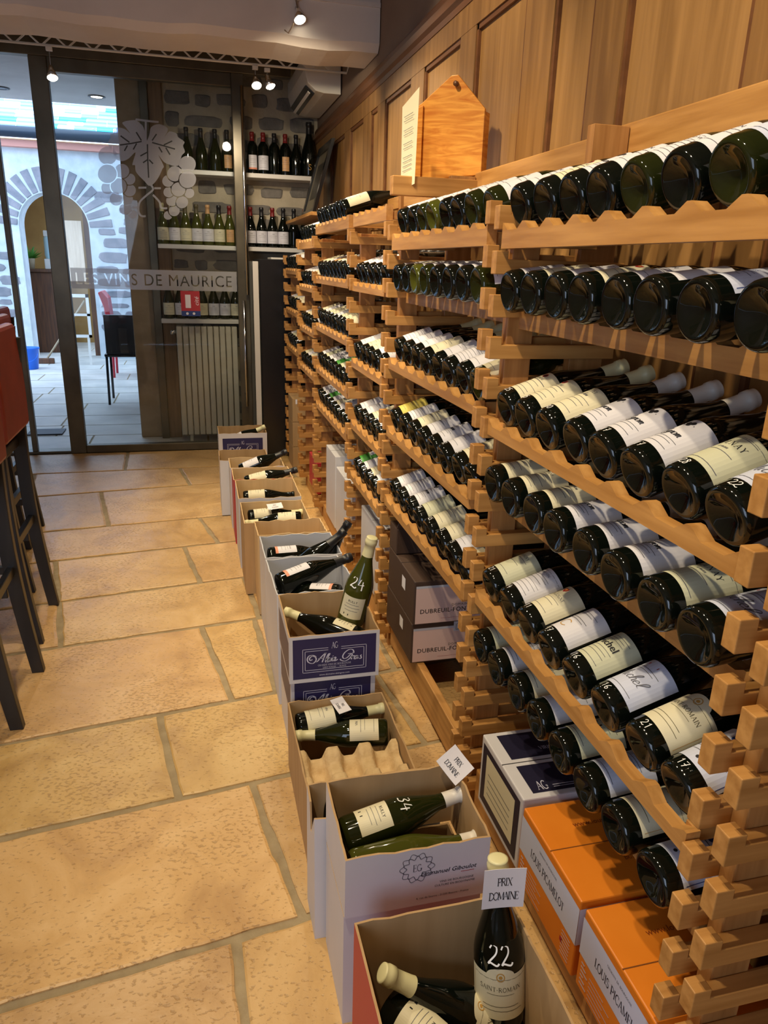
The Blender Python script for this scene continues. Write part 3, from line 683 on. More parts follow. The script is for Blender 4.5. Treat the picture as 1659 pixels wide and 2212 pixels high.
def bottle(base, d, roll=0, design='white', cap=(CREAMC, .226), gl=GLASSB, label='', group=None, dig=None, sc_=1.0, kind='burg', up=(0, 0, 1), cat='wine bottle'):
    Z = Vector(d).normalized(); U = Vector(up); L = (U - Z * U.dot(Z)).normalized()
    L = Matrix.Rotation(math.radians(roll), 3, Z) @ L
    Y = -L; X = Y.cross(Z).normalized()
    r_ = empty('wine_bottle', base, label, cat, group)
    m = Matrix((X, Y, Z)).transposed().to_4x4(); m.translation = Vector(base); r_.matrix_world = m @ Matrix.Scale(sc_, 4)
    link('glass_body', body_mesh(kind, gl), r_)
    if design:
        lo = link('paper_label', label_mesh(design), r_)
        if kind == 'bord': lo.scale = (.927, .927, 1.1)
    if cap: link('capsule', cap_mesh(cap[0], cap[1], kind), r_)
    if dig: link('painted_price', digit_mesh(*dig), r_)
    return r_
def between(p, q, **kw):
    p, q = Vector(p), Vector(q); L = (q - p).length; s_ = min(1, max(.86, L / .282))
    return bottle(p, q - p, sc_=s_, **kw)

# ================================================================= RACK
UP = [.62, 1.487, 2.355, 2.945, 3.855, 4.46, 5.12]
# one upright built with its parts, then copied
def make_upright(y, top, label, nr):
    r_ = empty('rack_upright', (.62, y, 0), label, 'rack upright', 'comb toothed uprights of the wine rack')
    MB().box(.018, .078, -.013, .013, 0, top).build('front_stile', WOOD_Z, r_, bevel=.0015)
    MB().box(.17, .25, -.013, .013, 0, top + .15).build('rear_stile', WOOD_Z, r_, bevel=.0015)
    return r_
tooth = MB(); 
pr = [(-.028, -.002), (.262, -.002), (.262, .027), (-.001, .027), (-.001, .043), (-.028, .043)]
tooth.prism(pr, lambda x, z: (x, -.012, z), lambda x, z: (x, .012, z)); TOOTH = tooth.mesh('toothed_rail', WOOD_X, bevel=.0015)
upl = ['nearest', 'second nearest', 'third from the near end', 'fourth from the near end', 'fifth from the near end', 'sixth from the near end', 'farthest']
tops = [1.47, 1.47, 1.46, 1.455, 1.46, 1.46, 1.38]
for i, y in enumerate(UP):
    nr = 17
    r_ = make_upright(y, tops[i], 'honey coloured comb toothed wooden rack upright, %s' % upl[i], nr)
    for k in range(nr if tops[i] > 1.4 else 16):
        for s_ in (-1, 1):
            o = link('toothed_rail', TOOTH, r_, (0, s_ * .0255, .065 + .0845 * k + (.0 if s_ < 0 else .012)))
ORD = ['first', 'second', 'third', 'fourth', 'fifth', 'sixth', 'seventh', 'eighth', 'ninth', 'tenth']
BAYN = ['nearest', 'second', 'third', 'fourth', 'fifth', 'farthest']
ROWN = ['top', 'second', 'third', 'fourth', 'fifth', 'sixth']
def shelf(bay, row, zc, kind, y0, y1, ys):
    grp = 'wooden bottle shelves of the wine rack'
    r_ = empty('bottle_shelf', (.6, y0, zc), 'notched honey wood bottle shelf, %s row of the %s rack bay' % (ROWN[row], BAYN[bay]), 'shelf', grp)
    if kind == 'o': xa, xb, zb, zt, zn, wn_, wt_ = 0.0, .022, (-.074 if row == 0 else -.060), -.026, -.040, .022, .0445
    else: xa, xb, zb, zt, zn, wn_, wt_ = .052, .078, -.074, -.034, -.042, .02, .034
    pts = [(0, zb), (y1 - y0, zb), (y1 - y0, zt)]
    for y in sorted([q - y0 for q in ys], reverse=True):
        pts += [(y + wt_, zt), (y + wn_, zn), (y - wn_, zn), (y - wt_, zt)]
    pts += [(0, zt)]
    # drop overlaps where neighbouring notches meet
    cl = [pts[0], pts[1], pts[2]]
    for p in pts[3:]:
        if p[0] > cl[-1][0] - .0005: p = (cl[-1][0] - .0008, p[1])
        cl.append((max(p[0], 0.0), p[1]))
    MB().prism(cl, lambda y, z: (xa, y, z), lambda y, z: (xb, y, z)).build('front_board', WOOD_Y, r_)
    tl = math.tan(math.radians(18.5 if kind == 'o' else 7)) * .2
    MB().box(.195, .215, 0, y1 - y0, tl - .062, tl - .018).build('rear_board', WOOD_Y, r_, bevel=.0015)
    for e in (.012, y1 - y0 - .03): MB().box(xb, .195, e, e + .018, zb + .004, zb + .028).build('cross_slat', WOOD_X, r_, bevel=.001)
def seq(a, step, n): return [a - step * i for i in range(n)]
cc, wc = (CREAMC, .226), (WHITECAP, .224)
bk = (BLACKCAP, .222)
D1 = ['seal', 'seal', 'collet', 'script', 'script', 'script', 'volnay', 'cel']
D2 = ['plain', 'lines', 'shield', 'crescent', 'michel', 'cel', 'romain', 'petre']
DESC = {'seal': 'cream label with dark seal', 'collet': 'cream lettered label', 'script': 'white script label with crest', 'volnay': 'greenish VOLNAY label', 'cel': 'pale blue script label', 'plain': 'greenish plain label', 'lines': 'white close printed label',
        'shield': 'cream label with red shield', 'crescent': 'white label with gold crescent', 'michel': 'greenish Michel label', 'romain': 'cream SAINT-ROMAIN label', 'petre': 'blue framed PETRE label', 'white': 'white label', 'cream': 'cream label', 'greenish': 'greenish label',
        'yellow': 'yellow label', 'green': 'bright green label', 'tan': 'tan label', 'pinkedge': 'white label with pink edge', 'small': 'small cream label', None: 'no label'}
def rowfill(bay, row, zc, kind, ys, designs, capsf=lambda i: bk, glf=lambda i: GLASSB, digf=lambda i: None, rollf=None, shelfy=None, n_all=None):
    y0, y1 = UP[bay] + .04, UP[bay + 1] - .04
    shelf(bay, row, zc, kind, y0, y1, n_all or ys)
    tilt = math.radians(18.5 if kind == 'o' else 7); xb = .613 if kind == 'o' else .598
    for i, y in enumerate(ys):
        ds = designs[i % len(designs)]
        lb = 'bottle with %s, %s from left, %s row, %s rack bay' % (DESC[ds], ORD[i], ROWN[row], BAYN[bay])
        rl = rollf(i) if rollf else random.uniform(-7, 7)
        o = bottle((xb + random.uniform(-.004, .004), y + random.uniform(-.002, .002), zc), (math.cos(tilt), 0, math.sin(tilt)), rl, ds, capsf(i), glf(i), lb,
               'bottles in the %s row of the %s rack bay' % (ROWN[row], BAYN[bay]), digf(i))
yb1 = seq(1.400, .0985, 8)
rowfill(0, 0, 1.453, 'o', yb1, ['white', 'seal', 'script', 'white', 'lines', 'white', 'cel', 'cel'], rollf=lambda i: 4, glf=lambda i: GLASSG if i in (4, 6) else GLASSB)
rowfill(0, 1, 1.298, 'e', yb1, ['white', 'cream', 'lines', 'shield', 'white', 'white', 'petre', 'cream'], rollf=lambda i: [8, 4, -40, 12, 6, -38, -16, 10][i])
CAPS1 = [cc, cc, wc, wc, wc, wc, cc, wc]
rowfill(0, 2, 1.063, 'o', yb1, D1, capsf=lambda i: CAPS1[i], digf=lambda i: (['25', '25', '30', '11', '17', '17', '28', '22'][i], .0175, .0125))
rowfill(0, 3, .902, 'e', yb1, D1, capsf=lambda i: CAPS1[i])
rowfill(0, 4, .662, 'o', yb1, D2, capsf=lambda i: CAPS1[i], digf=lambda i: (['21', '14', '11', '17', '16', '16', '21', '17'][i], .0175, .0125))
rowfill(0, 5, .510, 'e', yb1, D2, capsf=lambda i: CAPS1[i])
yb2 = seq(2.252, .0985, 8)
yel = (CREAMC, .215)
rowfill(1, 0, 1.460, 'o', yb2, ['white', 'white', 'lines', 'white', 'white', 'lines', 'white', 'white'], glf=lambda i: [GLASSB, GLASSB, GLASSG, GLASSY, GLASSB, GLASSB, GLASSG, GLASSG][i])
rowfill(1, 1, 1.305, 'e', yb2, ['white', 'cream', 'white', 'lines', 'white', 'white', 'white', 'lines'], glf=lambda i: [GLASSB, GLASSB, GLASSY, GLASSG, GLASSB, GLASSB, GLASSB, GLASSG][i], rollf=lambda i: 10)
rowfill(1, 2, 1.087, 'o', yb2, ['lines', 'white', 'white', 'cream', 'white', 'lines', 'white', 'cream'], capsf=lambda i: yel, glf=lambda i: GLASSG if i > 6 else GLASSB, digf=lambda i: ('31', .0175, .0125) if i > 4 else None)
rowfill(1, 3, .865, 'o', yb2, ['yellow', 'lines', 'cream', 'white', 'script', 'white', 'cream', 'cream'], digf=lambda i: ('22', .0175, .0125) if i > 4 else None)
rowfill(1, 4, .626, 'o', yb2, ['white', 'lines', 'script', 'greenish', 'cream', 'cream', 'white', 'cream'], digf=lambda i: ('15', .0175, .0125) if i > 2 else None)
yb3 = seq(2.845, .098, 5)
for row, z, ds in ((1, 1.305, ['white', 'lines', 'white', 'white', 'cream']), (2, 1.015, ['white', 'shield', 'cream', 'white', 'white']), (3, .767, ['white', 'white', 'cream', 'white', 'lines']), (4, .550, ['green', 'white', 'cream', 'white', 'tan'])):
    rowfill(2, row, z, 'o', yb3, ds, digf=lambda i: None)
yb4 = seq(3.765, .0985, 8)
rowfill(3, 0, 1.55, 'o', yb4[:7], ['white', 'white', 'white', 'white', 'white', 'white', 'cream'], n_all=yb4)
for row, z, ds in ((1, 1.31, ['cream', 'cream', 'white', 'tan', 'cream', 'white', 'cream', 'white']), (2, 1.083, ['cream', 'white', 'cream', 'cream', 'white', 'cream', 'cream', 'cream']), (3, .870, ['white', 'greenish', 'lines', 'white', 'green', 'greenish', 'white', 'white']), (4, .685, ['white', 'lines', 'green', 'white', 'cream', 'white', 'lines', 'white'])):
    rowfill(3, row, z, 'o', yb4, ds)
# the empty notched shelf on top of the third bay
shelf(2, 0, 1.55, 'o', UP[2] + .04, UP[3] - .04, yb3)
yb5 = seq(4.375, .098, 5)
for row, z, ds in ((0, 1.49, ['white', 'tan', 'white', 'white', 'cream']), (1, 1.257, ['white', 'lines', 'white', 'white', 'cream']), (2, 1.031, ['white', 'cream', 'cream', 'white', 'white']), (3, .804, ['cream', 'white', 'cream', 'white', 'cream'])):
    rowfill(4, row, z, 'o', yb5, ds)
yb6 = seq(5.035, .1, 5)
for row, z, ds, n in ((1, 1.335, ['white', 'white', 'cream', 'white', 'cream'], 4), (2, 1.09, ['white', 'white', 'cream', 'white', 'cream'], 5), (3, .855, ['white', 'greenish', 'cream', 'white', 'cream'], 4)):
    rowfill(5, row, z, 'o', yb6[:n], ds, n_all=yb6)
# back rails and floor rails
def plank(nm, x0, x1, y0, y1, z0, z1, lb, m=WOOD_Y, cat='rack rail', bev=.003):
    o = MB().box(0, x1 - x0, 0, y1 - y0, 0, z1 - z0).build(nm, m, bevel=bev, loc=(x0, y0, z0)); return tag(o, lb, cat)
plank('rack_back_rail', .872, .894, .30, 1.60, 1.50, 1.628, 'wide honey wood board along the wall above the nearest rack bay')
plank('rack_back_rail', .872, .894, 1.64, 2.40, 1.50, 1.622, 'wide honey wood board along the wall above the second rack bay')
plank('rack_back_rail', .872, .894, 2.44, 3.80, 1.50, 1.60, 'wide honey wood board along the wall above the third and fourth bays')
plank('rack_floor_rail', .64, .665, 1.53, 2.32, .02, .128, 'low honey wood floor rail below the dark DUBREUIL cartons')
plank('rack_floor_rail', .64, .665, .66, 1.45, .02, .13, 'low wood floor rail below the orange cartons')
plank('rack_floor_rail', .64, .665, 2.395, 2.905, .0, .10, 'low wood floor rail of the third rack bay')
plank('rack_floor_rail', .64, .665, 2.985, 3.815, .0, .08, 'low wood floor rail of the fourth rack bay')
plank('rack_floor_rail', .64, .665, 3.895, 4.42, .0, .08, 'low wood floor rail of the fifth rack bay')
for a, b_, n_ in ((.66, 1.45, 'nearest'), (1.53, 2.32, 'second')):
    plank('rack_rear_floor_rail', .84, .865, a, b_, .02, .13, 'rear wood floor rail of the %s rack bay' % n_)

# ================================================================= CARTONS
TH = .004
def prism_yz(b, poly, x0, x1, m): b.prism(poly, lambda y, z: (x0, y, z), lambda y, z: (x1, y, z), m)
def carton(label, x0, x1, y0, y1, z0, z1, outer, inner, zback=None, leftcut=None, printfn=None, extra=None, bottom=True, name='open_carton', leftm=None, group='open wine cartons in a row on the floor', rag=.004, strips=None):
    """open topped carton: four walls, bottom; local origin at x0,y0,z0"""
    W, D, H = x1 - x0, y1 - y0, z1 - z0; HB = (zback - z0) if zback else H
    r_ = empty(name, (x0, y0, z0), label, 'cardboard box', group)
    rnd = random.Random(label)
    mats = [outer, inner]
    def wall(nm, pts, plane, m_out):   # pts: polygon in wall plane; plane maps (u,z,t)->xyz with t 0 outer face 1 inner face
        b = MB(); n = len(pts)
        b.add([plane(u, z, 0) for u, z in pts], [tuple(range(n))], 0); b.add([plane(u, z, 1) for u, z in pts], [tuple(range(n))[::-1]], 1)
        b.add([plane(u, z, t) for t in (0, 1) for u, z in pts], [(i, (i + 1) % n, n + (i + 1) % n, n + i) for i in range(n) if min(pts[i][1], pts[(i + 1) % n][1]) > .02], 1)
        b.add([plane(u, z, t) for t in (0, 1) for u, z in pts], [(i, (i + 1) % n, n + (i + 1) % n, n + i) for i in range(n) if min(pts[i][1], pts[(i + 1) % n][1]) <= .02], 0)
        if printfn and nm in printfn: printfn[nm](b, plane)
        ms = [m_out, inner] + (extra or [])
        return b.build(nm, ms, r_)
    def top(L, za, zb_, k=9):
        return [(L * i / k, za + (zb_ - za) * i / k + (rnd.uniform(-rag, rag) if 0 < i < k else 0)) for i in range(k + 1)]
    def side(za, zb_, cut):
        t = top(D, za, zb_)
        if cut: t = [(0, za), (D * .42, za - cut), (D * .5, za - cut), (D * .62, zb_ - .01)] + [(D, zb_)]
        return [(TH + u * (D - 2 * TH) / D, z) for u, z in [(D, 0), (0, 0)] + t]
    wall('front_wall', [(W, 0), (0, 0)][::-1] + top(W, H, H)[::-1], lambda u, z, t: (u, TH * t, z), outer)
    wall('back_wall', [(0, 0), (W, 0)] + top(W, HB, HB)[::-1], lambda u, z, t: (u, D - TH * t, z), outer)
    wall('side_wall', side(H, HB, leftcut), lambda u, z, t: (TH * t, u, z), leftm or outer)
    wall('side_wall', side(H, HB, None), lambda u, z, t: (W - TH * t, u, z), outer)
    if bottom: MB().box(TH, W - TH, TH, D - TH, 0, TH).build('bottom', inner, r_)
    return r_
def closed(label, x0, x1, y0, y1, z0, z1, m, paint=None, mats=(), group=None, name='closed_carton', tape=None):
    W, D, H = x1 - x0, y1 - y0, z1 - z0
    r_ = empty(name, (x0, y0, z0), label, 'cardboard box', group)
    MB().box(0, W, 0, D, 0, H).build('carton_body', m, r_, bevel=.003)
    sm = MB().box(W * 0, W, D / 2 - .001, D / 2 + .001, H, H + .0006); sm.build('lid_seam', tape or INK, r_)
    if paint:
        b = MB(); paint(b, W, D, H); b.build('printed_panel', list(mats), r_)
    return r_
PRM = [NAVY, WHITEINK, GREYINK, REDINK, PINKC, INK, PALEBLUE, REDC, OLIVEINK]
# script lettering of the navy label (u, v in panel units)
AGS = [[(0.231, 0.483), (0.207, 0.459), (0.197, 0.512), (0.227, 0.562), (0.267, 0.532), (0.274, 0.452), (0.237, 0.381), (0.187, 0.413), (0.169, 0.496), (0.191, 0.577), (0.237, 0.589), (0.277, 0.537)], [(0.264, 0.418), (0.29, 0.42), (0.33, 0.512), (0.392, 0.627)], [(0.392, 0.627), (0.371, 0.517), (0.347, 0.386)], [(0.3, 0.489), (0.374, 0.491)], [(0.391, 0.427), (0.421, 0.521), (0.439, 0.589), (0.421, 0.575), (0.392, 0.441), (0.391, 0.381), (0.411, 0.394)], [(0.439, 0.486), (0.414, 0.465), (0.399, 0.397), (0.418, 0.385), (0.443, 0.478), (0.431, 0.394), (0.455, 0.406)], [(0.468, 0.479), (0.455, 0.399), (0.473, 0.41)], [(0.477, 0.526), (0.479, 0.514)], [(0.486, 0.478), (0.473, 0.385)], [(0.477, 0.43), (0.502, 0.487), (0.51, 0.462), (0.495, 0.393), (0.513, 0.398), (0.534, 0.425)], [(0.708, 0.553), (0.728, 0.556), (0.717, 0.63), (0.673, 0.646), (0.619, 0.579), (0.594, 0.484), (0.61, 0.426), (0.644, 0.438), (0.674, 0.489), (0.691, 0.528)], [(0.657, 0.54), (0.688, 0.543), (0.71, 0.51), (0.675, 0.41), (0.621, 0.361), (0.574, 0.391), (0.566, 0.426)], [(0.71, 0.467), (0.699, 0.388)], [(0.702, 0.43), (0.725, 0.478), (0.741, 0.463)], [(0.773, 0.478), (0.746, 0.459), (0.735, 0.4), (0.753, 0.393), (0.778, 0.471), (0.769, 0.397), (0.791, 0.411)], [(0.826, 0.481), (0.813, 0.46), (0.822, 0.415), (0.813, 0.385), (0.795, 0.392)]]
def ag_print(PW, PH, ox, oz, o=2):
    def f(b, plane):
        fl = lambda d: (lambda u, z: plane(u, z, -d))
        b.flat(rect(ox, ox + PW, oz, oz + PH), fl(.1), o)
        L = lambda g: b.flat(at(g, ox, oz), fl(.2), o + 1)
        for (ins_, wt) in ((0, .0014), (.0065, .0014)):
            xa, xb, ya, yb_ = .113 * PW + ins_, .883 * PW - ins_, .148 * PH + ins_, .75 * PH - ins_
            L(rect(xa, xb, ya, ya + wt)); L(rect(xa, xa + wt, ya, yb_)); L(rect(xb - wt, xb, ya, yb_))
            L(rect(xa, .42 * PW, yb_ - wt, yb_)); L(rect(.575 * PW, xb, yb_ - wt, yb_))
        L(at(serif('AG', .155 * PH, .95, .62), .497 * PW, .80 * PH))
        for st in AGS:
            L(ribbon([(a * PW, b_ * PH) for a, b_ in spline(st)], .0026, True))
        L(at(serif('GRANDS VINS DE BOURGOGNE', .0055, 1.0), .497 * PW, .315 * PH)); L(at(serif('SAINT ROMAIN  -  FRANCE', .0045, 1.0), .497 * PW, .25 * PH))
        L(at(sans('www.domaine-alaingras.com', .0052), .497 * PW, .07 * PH))
    return f
ex = [NAVY, WHITEINK]
def side_navy(b, plane): b.flat(rect(.012, .24, .012, .118), lambda u, z: plane(u, z, -.1), 2)
# --- nearest carton with the red stripe
def redside(b, plane):
    b.flat(rect(0, .255, 0, .30), lambda u, z: plane(u, z, -.1), 2)
carton('nearest open carton with red side holding the SAINT-ROMAIN bottle', .2, .468, .60, .884, 0, .335, REDC, KRAFT, leftm=REDC)
# --- blue-white carton
def gib(b, plane):
    F = lambda g, m=2: b.flat(g, lambda u, z: plane(u, z, -.1), m)
    cx, cz = .128, .085
    star = lambda R_, a, n, ph=0: [(cx + (R_ + a * math.cos(n * t * 2 * PI / 96)) * math.cos(t * 2 * PI / 96 + ph), cz + (R_ + a * math.cos(n * t * 2 * PI / 96)) * math.sin(t * 2 * PI / 96 + ph)) for t in range(97)]
    F(ribbon(star(.029, .003, 10), .0012)); F(ribbon(star(.0225, .0035, 10, .3), .0014))
    F(at(serif('EG', .015, .95, .8), cx, cz), 2)
    g = sans('Emmanuel Giboulot', .0092, .25); F(at(g, .186, .070), 4); F(at(g, .1863, .0702), 4)
    F(rect(.21, .235, .060, .0612), 3)
    F(at(sans('VINS DE BOURGOGNE', .0045), .203, .046), 4); F(at(sans('CULTURE EN BIODYNAMIE', .0045), .200, .038), 4)
    F(at(sans('4, rue de Seurre - 21200 Beaune - France', .0042), .178, .016), 4)
carton('pale blue carton printed Emmanuel Giboulot, upper one of its stack', .2, .462, .960, 1.152, .262, .388, WHITEC, KRAFT, zback=.398, printfn={'front_wall': gib}, extra=[GREYINK, REDINK, INK], bottom=False, leftm=WHITEC)
carton('white carton directly beneath the Emmanuel Giboulot carton', .2, .455, .968, 1.148, 0, .258, WHITEC, KRAFT, rag=.001)
carton('grey white carton with V cut side just behind the Giboulot carton', .178, .44, 1.158, 1.262, 0, .308, WHITEC, KRAFT, leftcut=.07)
carton('low kraft carton holding a moulded bottle tray behind the Giboulot box', .193, .458, 1.285, 1.728, 0, .205, KRAFT, KRAFT)
# moulded tray
def tray():
    b = MB(); nx, ny = 44, 40; x0_, x1_, y0_, y1_ = .2, .45, 1.30, 1.545; V = []; F = []
    for j in range(ny + 1):
        for i in range(nx + 1):
            u, v = i / nx, j / ny
            a = math.cos(2 * PI * u * 3); c_ = math.cos(2 * PI * v * 2 + (PI if False else 0))
            h = .020 * max(-.8, min(.8, 1.6 * a * 1.0)) + .010 * max(-1, min(1, 2 * c_))
            V.append((x0_ + (x1_ - x0_) * u, y0_ + (y1_ - y0_) * v, .156 + h))
            if i and j: k = j * (nx + 1) + i; F.append((k - nx - 2, k - nx - 1, k, k - 1))
    b.add(V, F); b.add([(x, y, z - .012) for x, y, z in V], [f[::-1] for f in F])
    return b
PULP = noisy('moulded_paper_pulp', srgb(206, 176, 128), srgb(218, 190, 144), (60, 60, 60), .85, bump=.3, bscale=90)
tag(tray().build('moulded_bottle_tray', PULP, smooth=True), 'tan moulded pulp bottle tray lying in the low kraft carton', 'tray')
# --- navy script cartons
carton('navy Alain Gras carton, open topped, upper one of its stack', .2, .448, 1.735, 2.005, .257, .398, WHITEC, KRAFT, printfn={'front_wall': ag_print(.229, .120, .0095, .012), 'side_wall': side_navy}, extra=ex, bottom=False)
carton('navy Alain Gras carton under the open topped Alain Gras one', .205, .443, 1.752, 2.0, .127, .256, WHITEC, KRAFT, printfn={'front_wall': ag_print(.215, .112, .010, .009), 'side_wall': side_navy}, extra=ex, rag=.001)
carton('white carton at the bottom of the Alain Gras stack', .205, .443, 1.755, 2.0, 0, .125, WHITEC, KRAFT, rag=.001)
carton('white carton with a big dark bottle on top, behind the Alain Gras stack', .2, .458, 2.035, 2.42, 0, .385, WHITEC, PALEBLUE, zback=.345)
carton('white carton with three dark capped bottles poking out', .2, .478, 2.43, 2.675, 0, .345, WHITEC, PALEBLUE, zback=.338)
carton('kraft lined carton between the dark capped bottles and the cream labels', .195, .468, 2.685, 2.875, 0, .338, KRAFT_L, KRAFT_L, zback=.33)
carton('kraft carton with two cream labelled bottles and a price card', .155, .43, 2.885, 3.155, 0, .32, KRAFT, KRAFT_L, zback=.325)
def arc(b, plane):
    b.flat(ribbon(El(.14, .27, .02, .02, 0, 180, 14), .0016), lambda u, z: plane(u, z, -.1), 2)
carton('white fronted kraft carton with one bottle lying low inside', .15, .432, 3.175, 3.475, 0, .335, WHITEC, KRAFT_L, printfn={'front_wall': arc}, extra=[GREYINK])
carton('red edged carton with a neck-banded bottle pointing right', .145, .435, 3.49, 3.71, 0, .332, REDC, KRAFT_L, leftm=REDC)
carton('pinkish carton with a dark bottle resting over its far rim', .14, .42, 3.725, 3.93, 0, .33, WHITEC, KRAFT_L)
carton('narrow slotted carton at the left behind the pinkish one', .095, .36, 3.945, 4.17, 0, .315, WHITEC, KRAFT, leftcut=.12)
carton('farthest navy Alain Gras carton, open, near the radiator', .108, .402, 4.51, 4.745, 0, .335, WHITEC, KRAFT, zback=.335, printfn={'front_wall': ag_print(.245, .14, .022, .165)}, extra=ex)
# --- bottles in the cartons
B = between; G_ = 'loose bottles in the floor cartons'
B((.430, .80, .175), (.4235, .848, .455), design='romain', cap=(CREAMC, .215), label='upright SAINT-ROMAIN bottle marked 22 in the nearest carton', roll=0, up=(-.35, -1, .1), dig=('22', .142, .028, BR, .09), group=G_)
B((.452, .79, .135), (.235, .828, .285), design='romain', cap=(CREAMC, .222), label='lying bottle with ringed cream cap at left in the nearest carton', roll=-20, group=G_)
B((.25, .832, .205), (.40, .625, .185), design='small', cap=None, label='dark bottle with small cream label at front of the nearest carton', roll=10, group=G_)
B((.43, .715, .115), (.25, .69, .10), design='cream', cap=None, label='bottle lying deepest in the nearest carton, below the SAINT-ROMAIN one', roll=0, group=G_)
bottle((.222, 1.088, .318), (.246, .02, .045), 12, 'small', (WHITECAP, .228), GLASSG, 'lying bottle marked 34 with white cap in the Giboulot carton', G_, ('34', .142, .026), .9)
bottle((.222, 1.008, .315), (.25, .012, .018), 150, 'small', (WHITECAP, .232), GLASSY, 'green bottle at the front of the Giboulot carton, label turned away', G_, None, .9)
bottle((.235, 1.05, .245), (.24, .01, .03), 30, 'white', (WHITECAP, .228), GLASSG, 'bottle underneath the one marked 34 in the Giboulot carton', G_, None, .86)
bottle((.212, 1.212, .262), (.2, 0, -.03), -30, 'white', (WHITECAP, .228), GLASSB, 'black bottle in the V cut carton beside the Giboulot carton', G_, None, .9)
bottle((.212, 1.68, .158), (.23, .012, .018), 0, 'cream', (CREAMC, .222), GLASSB, 'far bottle with card above the moulded tray', G_, ('24', .142, .026), .88)
bottle((.44, 1.588, .172), (-.232, .05, -.012), -8, 'cream', (CREAMC, .222), GLASSG, 'green bottle pointing left just behind the moulded tray', G_, None, .86)
bottle((.402, 1.915, .335), (.052, -.03, .262), 0, 'small', (CREAMC, .226), GLASSY, 'bottle marked 24 leaning up out of the open Alain Gras carton', G_, ('24', .150, .03), 1, up=(-.45, -1, .3))
bottle((.42, 1.83, .315), (-.19, .125, .045), 20, 'small', (CREAMC, .228), GLASSB, 'bottle with cap pointing left in the open Alain Gras carton', G_, None, .88)
bottle((.228, 2.25, .318), (.24, .07, .05), -14, 'pinkedge', (BLACKCAP, .215), GLASSB, 'big black bottle with pink edged label behind the Alain Gras carton', G_, None, .98)
bottle((.425, 2.18, .30), (-.2, .1, -.02), 10, 'pinkedge', (BLACKCAP, .215), GLASSB, 'black bottle lying under the big pink edged one', G_, None, .86)
bottle((.222, 2.555, .298), (.22, .01, .0), 0, 'pinkedge', (BLACKCAP, .215), GLASSB, 'pink edged bottle lying left in the three bottle white carton', G_, None, .9)
bottle((.375, 2.535, .20), (.135, .01, .2), 60, 'white', (BLACKCAP, .20), GLASSB, 'steepest black capped bottle rising from the white carton', G_, None, .95)
bottle((.29, 2.485, .24), (.165, .02, .125), 80, None, (BLACKCAP, .20), GLASSB, 'black capped bottle leaning right in front of the steepest one', G_, None, .95)
bottle((.186, 3.09, .272), (.22, .01, .01), 0, 'cream', (CREAMC, .222), GLASSB, 'cream labelled bottle pointing right in the kraft carton', G_, None, .86)
bottle((.408, 3.0, .285), (-.22, .02, -.012), 0, 'cream', (CREAMC, .215), GLASSB, 'cream labelled bottle pointing left in the kraft carton', G_, None, .86)
bottle((.185, 3.41, .262), (.22, -.01, .012), 0, 'cream', None, GLASSB, 'single bottle lying low in the white fronted carton', G_, None, .88)
bottle((.21, 3.615, .275), (.235, -.01, .06), -5, 'cream', (BLACKCAP, .215), GLASSB, 'neck banded bottle in the red edged carton', G_, None, .95)
bottle((.2, 3.85, .275), (.2, -.01, .085), -10, 'white', (BLACKCAP, .215), GLASSB, 'dark bottle leaning over the rim of the pinkish carton', G_, None, .95)
bottle((.125, 4.06, .235), (.2, .01, .0), 0, 'white', (CREAMC, .222), GLASSB, 'bottle seen in the slot of the narrow carton', G_, None, .86)
bottle((.17, 4.62, .245), (.185, 0, .085), 0, 'white', (CREAMC, .218), GLASSB, 'bottle with cream cap in the farthest Alain Gras carton', G_, None, .9)
# --- price cards
def card(c, u, v, W_, H_, label, txt=True):
    u = Vector(u).normalized(); v = Vector(v); v = (v - u * u.dot(v)).normalized(); nrm = u.cross(v)
    b = MB(); o = Vector(c)
    P_ = lambda x, y, t=0: o + u * x + v * y + nrm * (t + .006 * (x / W_) ** 2)
    n = 6
    for s_ in range(n):
        xa, xb = -W_ / 2 + W_ * s_ / n, -W_ / 2 + W_ * (s_ + 1) / n
        b.add([P_(xa, -H_ / 2), P_(xb, -H_ / 2), P_(xb, H_ / 2), P_(xa, H_ / 2), P_(xa, -H_ / 2, .0007), P_(xb, -H_ / 2, .0007), P_(xb, H_ / 2, .0007), P_(xa, H_ / 2, .0007)],
              [(0, 3, 2, 1), (4, 5, 6, 7), (0, 1, 5, 4), (3, 7, 6, 2)])
    h = H_ * .2
    for s_, yy in (('PRIX', .17), ('DOMAINE', -.19)):
        b.flat(at(serif(s_, h, .82, .8), 0, yy * H_), lambda x, y: P_(x, y, .0012), 1)
    return tag(b.build('price_card', [PAPER, INK]), label, 'price card', 'PRIX DOMAINE cards')
card((.4235, .818, .424), (1, -.1, -.03), (0, .1, 1), .068, .070, 'PRIX DOMAINE card in front of the upright SAINT-ROMAIN bottle neck')
card((.452, 1.128, .415), (.42, -.5, -.5), (1, .35, .35), .058, .052, 'PRIX DOMAINE card on the back rim of the Giboulot carton')
card((.33, 1.675, .212), (.25, -1, -.1), (1, .25, 0.1), .062, .036, 'PRIX DOMAINE card on the bottle behind the moulded tray')
card((.30, 3.06, .330), (1, .1, .05), (-.1, 1, .3), .066, .042, 'PRIX DOMAINE card between the two cream labelled bottles')
